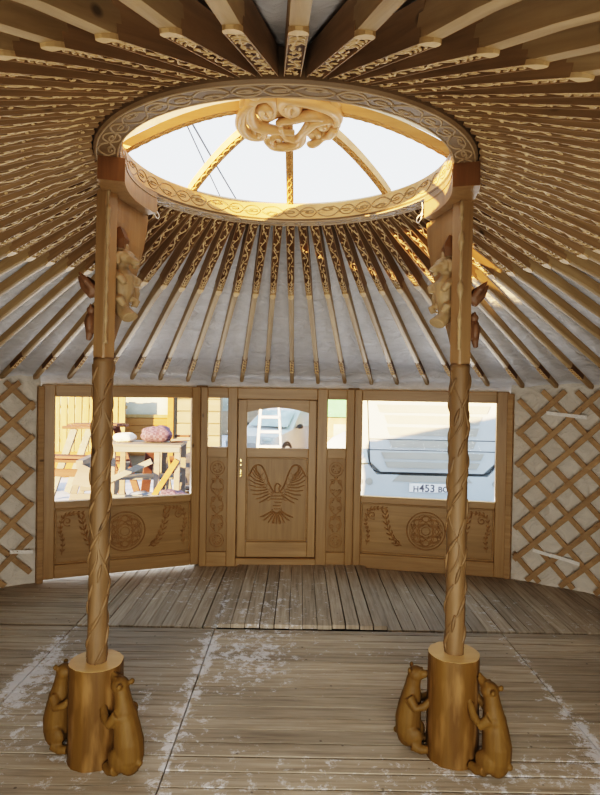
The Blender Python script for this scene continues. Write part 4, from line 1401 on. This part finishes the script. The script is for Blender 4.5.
def ladder():
    root = empty('step_ladder', (-.41, 7.0, GZ), R_(4), 'aluminium step ladder standing outside the door window', 'ladder')
    for s in (-1, 1):
        mb = MB(); plank(mb, (s * .26, -.15, 0), (s * .145, .16, 1.85), .03, .07, (0, 1, 0)); mb.build('rail', M['alu'], root)
        mb = MB(); plank(mb, (s * .27, .62, 0), (s * .16, .2, 1.85), .03, .05, (0, 1, 0)); mb.build('rear_rail', M['alu'], root)
    for k in range(7):
        t = (k + .8) / 7.6; z = 1.85 * t; y = -.15 + .31 * t; w = .26 - .115 * t
        mb = MB(); mb.bbox(-w, w, y - .05, y + .05, z - .02, z + .02, .005); mb.build('step', M['alu'], root)
ladder()

# ---- buildings and fence
def buildings():
    r = empty('timber_house', (-3.9, 11.6, GZ), R_(6), 'yellow timber building front with an orange panelled wall behind the workbench', 'building')
    z = lambda q: q - GZ
    mb = MB(); mb.bbox(-.55, 2.05, .1, 1.7, 0, 3.2, .03); mb.build('wall', M['paleboard'], r)
    mb = MB(); mb.bbox(-.36, .78, .02, .12, z(.1), z(1.02), .01)
    for k in range(5): mb.bbox(-.36, .78, .0, .03, z(.12 + .18 * k), z(.29 + .18 * k), .012)
    mb.build('orange_panel', M['orange'], r)
    for x in (-.46, .84):
        mb = MB(); mb.bbox(x - .075, x + .075, -.03, .12, 0, 2.5, .01); mb.build('post', M['orange'], r)
    mb = MB(); mb.bbox(-.40, .80, .0, .12, z(1.02), z(1.10), .01); mb.build('sill', M['yellow'], r)
    mb = MB(); mb.box(-.38, .78, .07, .11, z(1.1), z(2.0)); mb.build('window', M['winglass'], r)
    mb = MB(); mb.bbox(-.9, 2.2, -.3, 1.8, 3.2, 3.35, .03); mb.build('roof', M['redplank'], r)
    for k in range(9):
        mb = MB(); mb.bbox(.98, 2.04, .05, .11, .05 + k * .3, .335 + k * .3, .012); mb.build('siding_board', M['paleboard'], r)
    f = empty('picket_fence', (-5.0, 11.0, GZ), R_(4), 'yellow upright board fence at the far left of the left window', 'fence')
    for k in range(12):
        mb = MB(); mb.bbox(-.95 + k * .165, -.95 + k * .165 + .15, -.02, .02, .55, 1.86 + .015 * (k % 3), .01); mb.build('board', M['yellow'], f)
    mb = MB()
    for q in (.8, 1.6): mb.bbox(-.95, 1.05, .02, .06, q, q + .08, .008)
    mb.build('fence_rail', M['yellow'], f)
    mb = MB(); mb.bbox(-.98, 1.06, -.03, .05, .0, .60, .02); mb.build('base_boards', M['orange'], f)
    s = empty('pale_house', (-7.4, 14.6, GZ), R_(4), 'pale building behind the picket fence', 'building')
    mb = MB(); mb.bbox(-2.0, 2.6, 0, 3, 0, 3.0, .04); mb.build('wall', M['paleboard'], s)
    mb = MB(); mb.bbox(-2.3, 2.9, -.3, 3.2, 3.0, 3.2, .04); mb.build('roof', M['greyplank'], s)
    for x in (.3, 1.7):
        mb = MB(); mb.box(x, x + .8, -.02, .03, 1.3, 2.3); mb.build('window', M['winglass'], s)
    s = empty('green_roofed_shed', (1.9, 13.2, GZ), R_(-4), 'tan shed with a green roof beyond the right sidelight', 'shed')
    mb = MB(); mb.bbox(-1.3, 1.6, 0, 2, 0, 1.45, .03); mb.build('wall', M['brick'], s)
    mb = MB(); mb.prism([(-1.5, 1.40), (1.8, 1.40), (1.5, 2.5), (-1.2, 2.5)], -.15, 2.1, Matrix(((1, 0, 0, 0), (0, 0, 1, 0), (0, 1, 0, 0), (0, 0, 0, 1)))); mb.build('roof', M['green'], s)
    for x in (-.9, .4):
        mb = MB(); mb.box(x, x + .5, -.03, .03, .7, 1.2); mb.build('window', M['winglass'], s)
    s = empty('long_tan_house', (-3.2, 24, GZ), R_(3), 'long tan building behind the white car', 'building')
    mb = MB(); mb.bbox(-3.5, 5.2, 0, 4, 0, 3.6, .04); mb.build('wall', M['brick'], s)
    mb = MB(); mb.bbox(-3.8, 5.5, -.3, 4.2, 3.6, 3.85, .04); mb.build('roof', M['greyplank'], s)
    for x in (-2.4, -.4, 1.6, 3.4):
        mb = MB(); mb.box(x, x + .9, -.03, .03, 1.1, 2.3); mb.build('window', M['winglass'], s)
    mb = MB(); rows = []
    rows = [[V(((.95 * (1 - j / 8) ** .6 + .02) * math.cos(2 * PI * k / 20) * (1 + .15 * noise.noise(V((k, j, 0)))), (.8 * (1 - j / 8) ** .6 + .02) * math.sin(2 * PI * k / 20), 1.15 * j / 8)) for k in range(20)] for j in range(9)]
    mb.loft(rows); o = mb.build('snow_heap', M['snow'], smooth=True); o.location = (1.15, 11.2, GZ)
    tag(o, 'white heap of snow outside the right sidelight', 'snow heap')
buildings()

# ---- carpentry yard seen through the left window
def yard():
    r = empty('workbench', (-2.5, 7.0, GZ), R_(3), 'rough pale timber workbench outside the left window', 'workbench')
    z = lambda q: q - GZ
    for k in range(3):
        mb = MB(); plank(mb, (-.65, -.30 + k * .26, z(.85)), (.68, -.30 + k * .26, z(.84)), .24, .04); mb.build('top_board', M['paleplank'], r)
    mb = MB(); plank(mb, (-.62, -.40, z(.79)), (.66, -.40, z(.79)), .03, .10); mb.build('apron', M['greyplank'], r)
    for x in (-.42, .28, .60):
        for y in (-.36, .34):
            mb = MB(); plank(mb, (x, y, 0.0), (x + .02, y, z(.83)), .09, .05, (0, 1, 0)); mb.build('leg', M['paleplank'], r)
    mb = MB(); plank(mb, (.26, -.40, z(.05)), (.62, -.40, z(.62)), .03, .09, (1, 0, 0)); mb.build('brace', M['orange'], r)
    mb = MB(); plank(mb, (-.62, -.40, z(.20)), (.22, -.40, z(.60)), .03, .09, (1, 0, 0)); mb.build('brace', M['greyplank'], r)
    mb = MB(); plank(mb, (-.62, -.40, z(.02)), (.66, -.40, z(.02)), .04, .08); mb.build('lower_rail', M['greyplank'], r)
    mb = MB(); plank(mb, (-.5, .0, z(.28)), (.6, .0, z(.30)), .5, .03); mb.build('shelf', M['greyplank'], r)
    def lump(name, loc, rad, m, label, cat, seed, rz=0, par=None):
        mb = MB(); mb.ell((0, 0, 0), rad, 22, 14)
        mb.v = [tuple(V(p) * (1 + .30 * noise.noise(V(p) * (3.2 / max(rad)) * .5 + V((seed, 0, 0))) + .12 * noise.noise(V(p) * 14 + V((seed, 3, 0))))) for p in mb.v]
        mb.v = [(x, y, max(q, -rad[2] * .82)) for x, y, q in mb.v]
        o = mb.build(name, m, par, smooth=True); o.location = loc; o.rotation_euler = (0, 0, rz)
        return tag(o, label, cat)
    lump('bundle', (-2.28, 6.95, 1.00), (.27, .20, .145), M['plaid'], 'dark checked cloth bundle on top of the workbench', 'bundle', 1.3)
    lump('sack', (-2.80, 6.95, .94), (.17, .14, .08), M['white_cloth'], 'small pale sack on the left end of the workbench', 'sack', 4.4)
    lump('blanket', (-1.80, 6.12, -.14), (.36, .28, .34), M['plaid'], 'crumpled checked blanket on the snow below the right end of the bench', 'blanket', 7.7)
    lump('tarp', (-2.45, 6.95, -.16), (.55, .32, .20), M['blue_tarp'], 'blue-grey tarpaulin bundled under the workbench', 'tarpaulin', 9.1)
    lump('black_bag', (-2.2, 9.3, .02), (.26, .2, .40), M['black_bag'], 'black bag standing behind the right end of the workbench', 'bag', 2.9)
    lump('rag', (-2.92, 6.3, -.27), (.15, .12, .07), M['black_bag'], 'dark rag lying on the snow beside the sawhorse', 'rag', 5.9)
    for k, (a, b, w_, m_, lab) in enumerate((
            ((-2.05, 7.0, .875), (-1.62, 7.15, .93), .10, 'redplank', 'reddish offcut on the right end of the workbench, under two others'),
            ((-1.98, 6.72, .925), (-1.55, 6.80, .955), .07, 'paleplank', 'pale offcut on the right end of the workbench'),
            ((-1.98, 7.1, .965), (-1.70, 6.85, .985), .06, 'redplank', 'short reddish offcut topmost on the right end of the workbench'),
            ((-2.75, 8.05, GZ + .02), (-2.55, 7.65, .62), .16, 'redplank', 'reddish board leaning behind the workbench legs, left one'),
            ((-2.33, 8.35, GZ + .02), (-2.42, 7.98, .66), .14, 'paleplank', 'pale board leaning behind the workbench legs'),
            ((-2.05, 8.1, GZ + .02), (-2.15, 7.7, .55), .15, 'redplank', 'reddish board leaning behind the workbench legs, right one'),
            ((-3.35, 8.0, GZ + .03), (-2.95, 7.6, .45), .15, 'greyplank', 'grey board leaning between picnic table and workbench'))):
        mb = MB(); a, b = V(a), V(b); plank(mb, (0, 0, 0), b - a, w_, .035); o = mb.build('offcut', M[m_]); o.location = a
        tag(o, lab, 'board', 'offcuts around the workbench')
    # plank heap behind the bench right
    for k in range(5):
        mb = MB(); plank(mb, (-.5, 0, 0), (.5, 0, 0), .16, .05); o = mb.build('loose_plank', [M['redplank'], M['paleplank'], M['orange']][k % 3])
        o.location = (-1.75 + .03 * k, 7.55 + .10 * (k % 2), .90 + .055 * k - .30); o.rotation_euler = (0, R_((-4, 6, -9, 3, 10)[k]) * .3, R_((5, -12, 20, -4, 14)[k]))
        o.location.z = GZ + .035 + .06 * k; o.location.y += .75; o.rotation_euler.y = 0
        tag(o, ['reddish', 'pale', 'orange', 'reddish', 'pale'][k] + ' plank in the heap behind the workbench, ' + ['lowest', 'second from below', 'in the middle', 'second from the top', 'topmost'][k] + ' of the five', 'plank', 'loose planks behind the workbench')
    # timber table with slanting legs (picnic table) stacked with red boards
    r = empty('picnic_table', (-3.85, 8.5, GZ), R_(-6), 'red-brown picnic table with slanting legs left of the workbench', 'table')
    for k in range(4):
        mb = MB(); plank(mb, (-.42, -.30 + k * .2, z(1.0) + .03 * (1.5 - abs(k - 1.5))), (.55, -.30 + k * .2, z(1.02) + .03 * (1.5 - abs(k - 1.5))), .18, .05); mb.build('top_board', M['redplank'], r)
    for y in (-.32, .34):
        for s in (-1, 1):
            mb = MB(); plank(mb, (s * .72 + .05, y, 0.02), (s * .26 + .05, y, z(.98)), .05, .13, (1, 0, 0)); mb.build('leg', M['greyplank'] if s < 0 else M['redplank'], r)
    for q, l in ((.42, .80), (.16, .86)):
        mb = MB(); plank(mb, (-l, -.36, z(q)), (l * .9, -.36, z(q)), .05, .14); mb.build('bench_rail', M['redplank'], r)
    mb = MB(); plank(mb, (-.85, -.52, z(.48)), (.8, -.52, z(.48)), .26, .05); mb.build('bench', M['redplank'], r)
    r = empty('plank_stack', (-5.35, 9.0, GZ), R_(12), 'stack of dark reddish planks at the left edge of the left window', 'plank stack')
    for k in range(4):
        mb = MB(); plank(mb, (-.75 + .1 * k, 0, .06 + .14 * k), (.55 - .05 * k, .1, .06 + .14 * k), .4, .11); mb.build('board', M['redplank'], r)
    mb = MB(); plank(mb, (-.5, -.2, .58), (.62, -.22, .42), .3, .04); mb.build('board', M['greyplank'], r)
    r = empty('sawhorse', (-3.17, 6.25, GZ), R_(10), 'pale wooden sawhorse on the snow in front of the picnic table', 'sawhorse')
    mb = MB(); plank(mb, (-.02, -.45, .98), (.10, .55, 1.0), .10, .12); mb.build('beam', M['paleplank'], r)
    for y in (-.35, .42):
        for s in (-1, 1):
            mb = MB(); plank(mb, (s * .30 + .04, y, .0), (s * .03 + .04, y, .98), .04, .085, (1, 0, 0)); mb.build('leg', M['paleplank'], r)
        mb = MB(); plank(mb, (-.16, y - .03, .5), (.24, y - .03, .5), .03, .09); mb.build('crossbar', M['paleplank'], r)
    mb = MB(); mb.prism([(.0, .0), (.26, -.05), (.33, .2), (.12, .30)], 0, .02, Matrix(((1, 0, 0, -.12), (0, 0, 1, -.5), (0, 1, 0, .70), (0, 0, 0, 1)))); mb.build('gusset', M['paleplank'], r)
yard()

# overhead cables seen through the crown
def cables():
    for p, q, r, lab in (((-1.996, 8.03, 6.5), (-1.907, 12.79, 6.5), .014, 'thin dark cable crossing the sky in the skylight opening, left of two'), ((-1.868, 8.03, 6.5), (-1.487, 12.77, 6.5), .018, 'dark cable crossing the sky in the skylight opening, right of two')):
        mb = MB(); p, q = V(p), V(q); d = q - p
        mb.tube([p + d * (t * 3 - 1) + V((0, 0, -.10 * math.sin(PI * t))) for t in [k / 16 for k in range(17)]], r, 6)
        tag(mb.build('overhead_cable', M['cable'], smooth=True), lab, 'cable', 'overhead cables')
cables()

# ---------------------------------------------------------------- camera
cam = bpy.data.cameras.new('camera'); co = bpy.data.objects.new('camera', cam); COL.objects.link(co)
cam.sensor_fit = 'VERTICAL'; cam.sensor_height = 24; cam.lens = 598 / 795 * 24; cam.clip_start = .02; cam.clip_end = 400
co.matrix_world = Matrix.Translation((.08, -2.88, 1.78)) @ Matrix.Rotation(PI / 2 - R_(.8), 4, 'X') @ Matrix.Rotation(R_(.95), 4, 'Z')
SC.camera = co

# ---------------------------------------------------------------- light
w = bpy.data.worlds.new('sky'); SC.world = w; w.use_nodes = True
nt = w.node_tree; nt.nodes.clear()
out = nt.nodes.new('ShaderNodeOutputWorld'); bg = nt.nodes.new('ShaderNodeBackground')
tc = nt.nodes.new('ShaderNodeTexCoord'); sp = nt.nodes.new('ShaderNodeSeparateXYZ')
nt.links.new(tc.outputs['Generated'], sp.inputs[0])
rp = ramp(nt, [(0.0, (1.0, .93, .80)), (.25, (.90, .95, 1.0)), (.75, (.66, .84, 1.0))])
nt.links.new(sp.outputs['Z'], rp.inputs[0]); nt.links.new(rp.outputs[0], bg.inputs[0])
bg.inputs[1].default_value = 1.8
nt.links.new(bg.outputs[0], out.inputs[0])

def sun(az, el, strength, col):
    l = bpy.data.lights.new('sun', 'SUN'); l.energy = strength; l.color = col; l.angle = R_(.6)
    o = bpy.data.objects.new('sun', l); COL.objects.link(o)
    d = V((math.cos(R_(az)) * math.cos(R_(el)), math.sin(R_(az)) * math.cos(R_(el)), -math.sin(R_(el))))
    o.rotation_euler = d.to_track_quat('-Z', 'Y').to_euler()
sun(48.5, 9.3, 34.0, (1.0, .56, .22))

def area(loc, target, sx, sy, power, col, spread=180):
    l = bpy.data.lights.new('area', 'AREA'); l.shape = 'RECTANGLE'; l.size = sx; l.size_y = sy; l.energy = power; l.color = col; l.spread = R_(spread)
    o = bpy.data.objects.new('area', l); COL.objects.link(o); o.location = loc
    o.rotation_euler = (V(target) - V(loc)).to_track_quat('-Z', 'Y').to_euler()
area((0.1, -3.28, 1.0), (0, 2.0, .2), 2.4, .9, 42, (1.0, .95, .88), 105)  # added fill lamp behind the camera for the floor and door
area((0.0, -1.7, .06), (0.0, -1.45, 2.6), 3.2, 1.3, 17, (1.0, .90, .76), 150)  # added lamp at floor level, out of view, brightening the near roof
# added lamps hidden below the sills, standing in for snow light through the windows
area((-1.75, 4.6, .1), (-.4, -1.6, 2.4), 2.2, .7, 70, (1.0, .96, .92))
area((1.55, 4.7, .1), (.4, -1.6, 2.4), 2.2, .7, 70, (1.0, .96, .92))

vs = SC.view_settings
vs.view_transform = 'Filmic'; vs.look = 'High Contrast'; vs.exposure = .46
SC.cycles.use_denoising = True
SC.cycles.max_bounces = 8; SC.cycles.diffuse_bounces = 4; SC.cycles.transparent_max_bounces = 12
SC.cycles.sample_clamp_indirect = 6
SC.cycles.caustics_reflective = False; SC.cycles.caustics_refractive = False
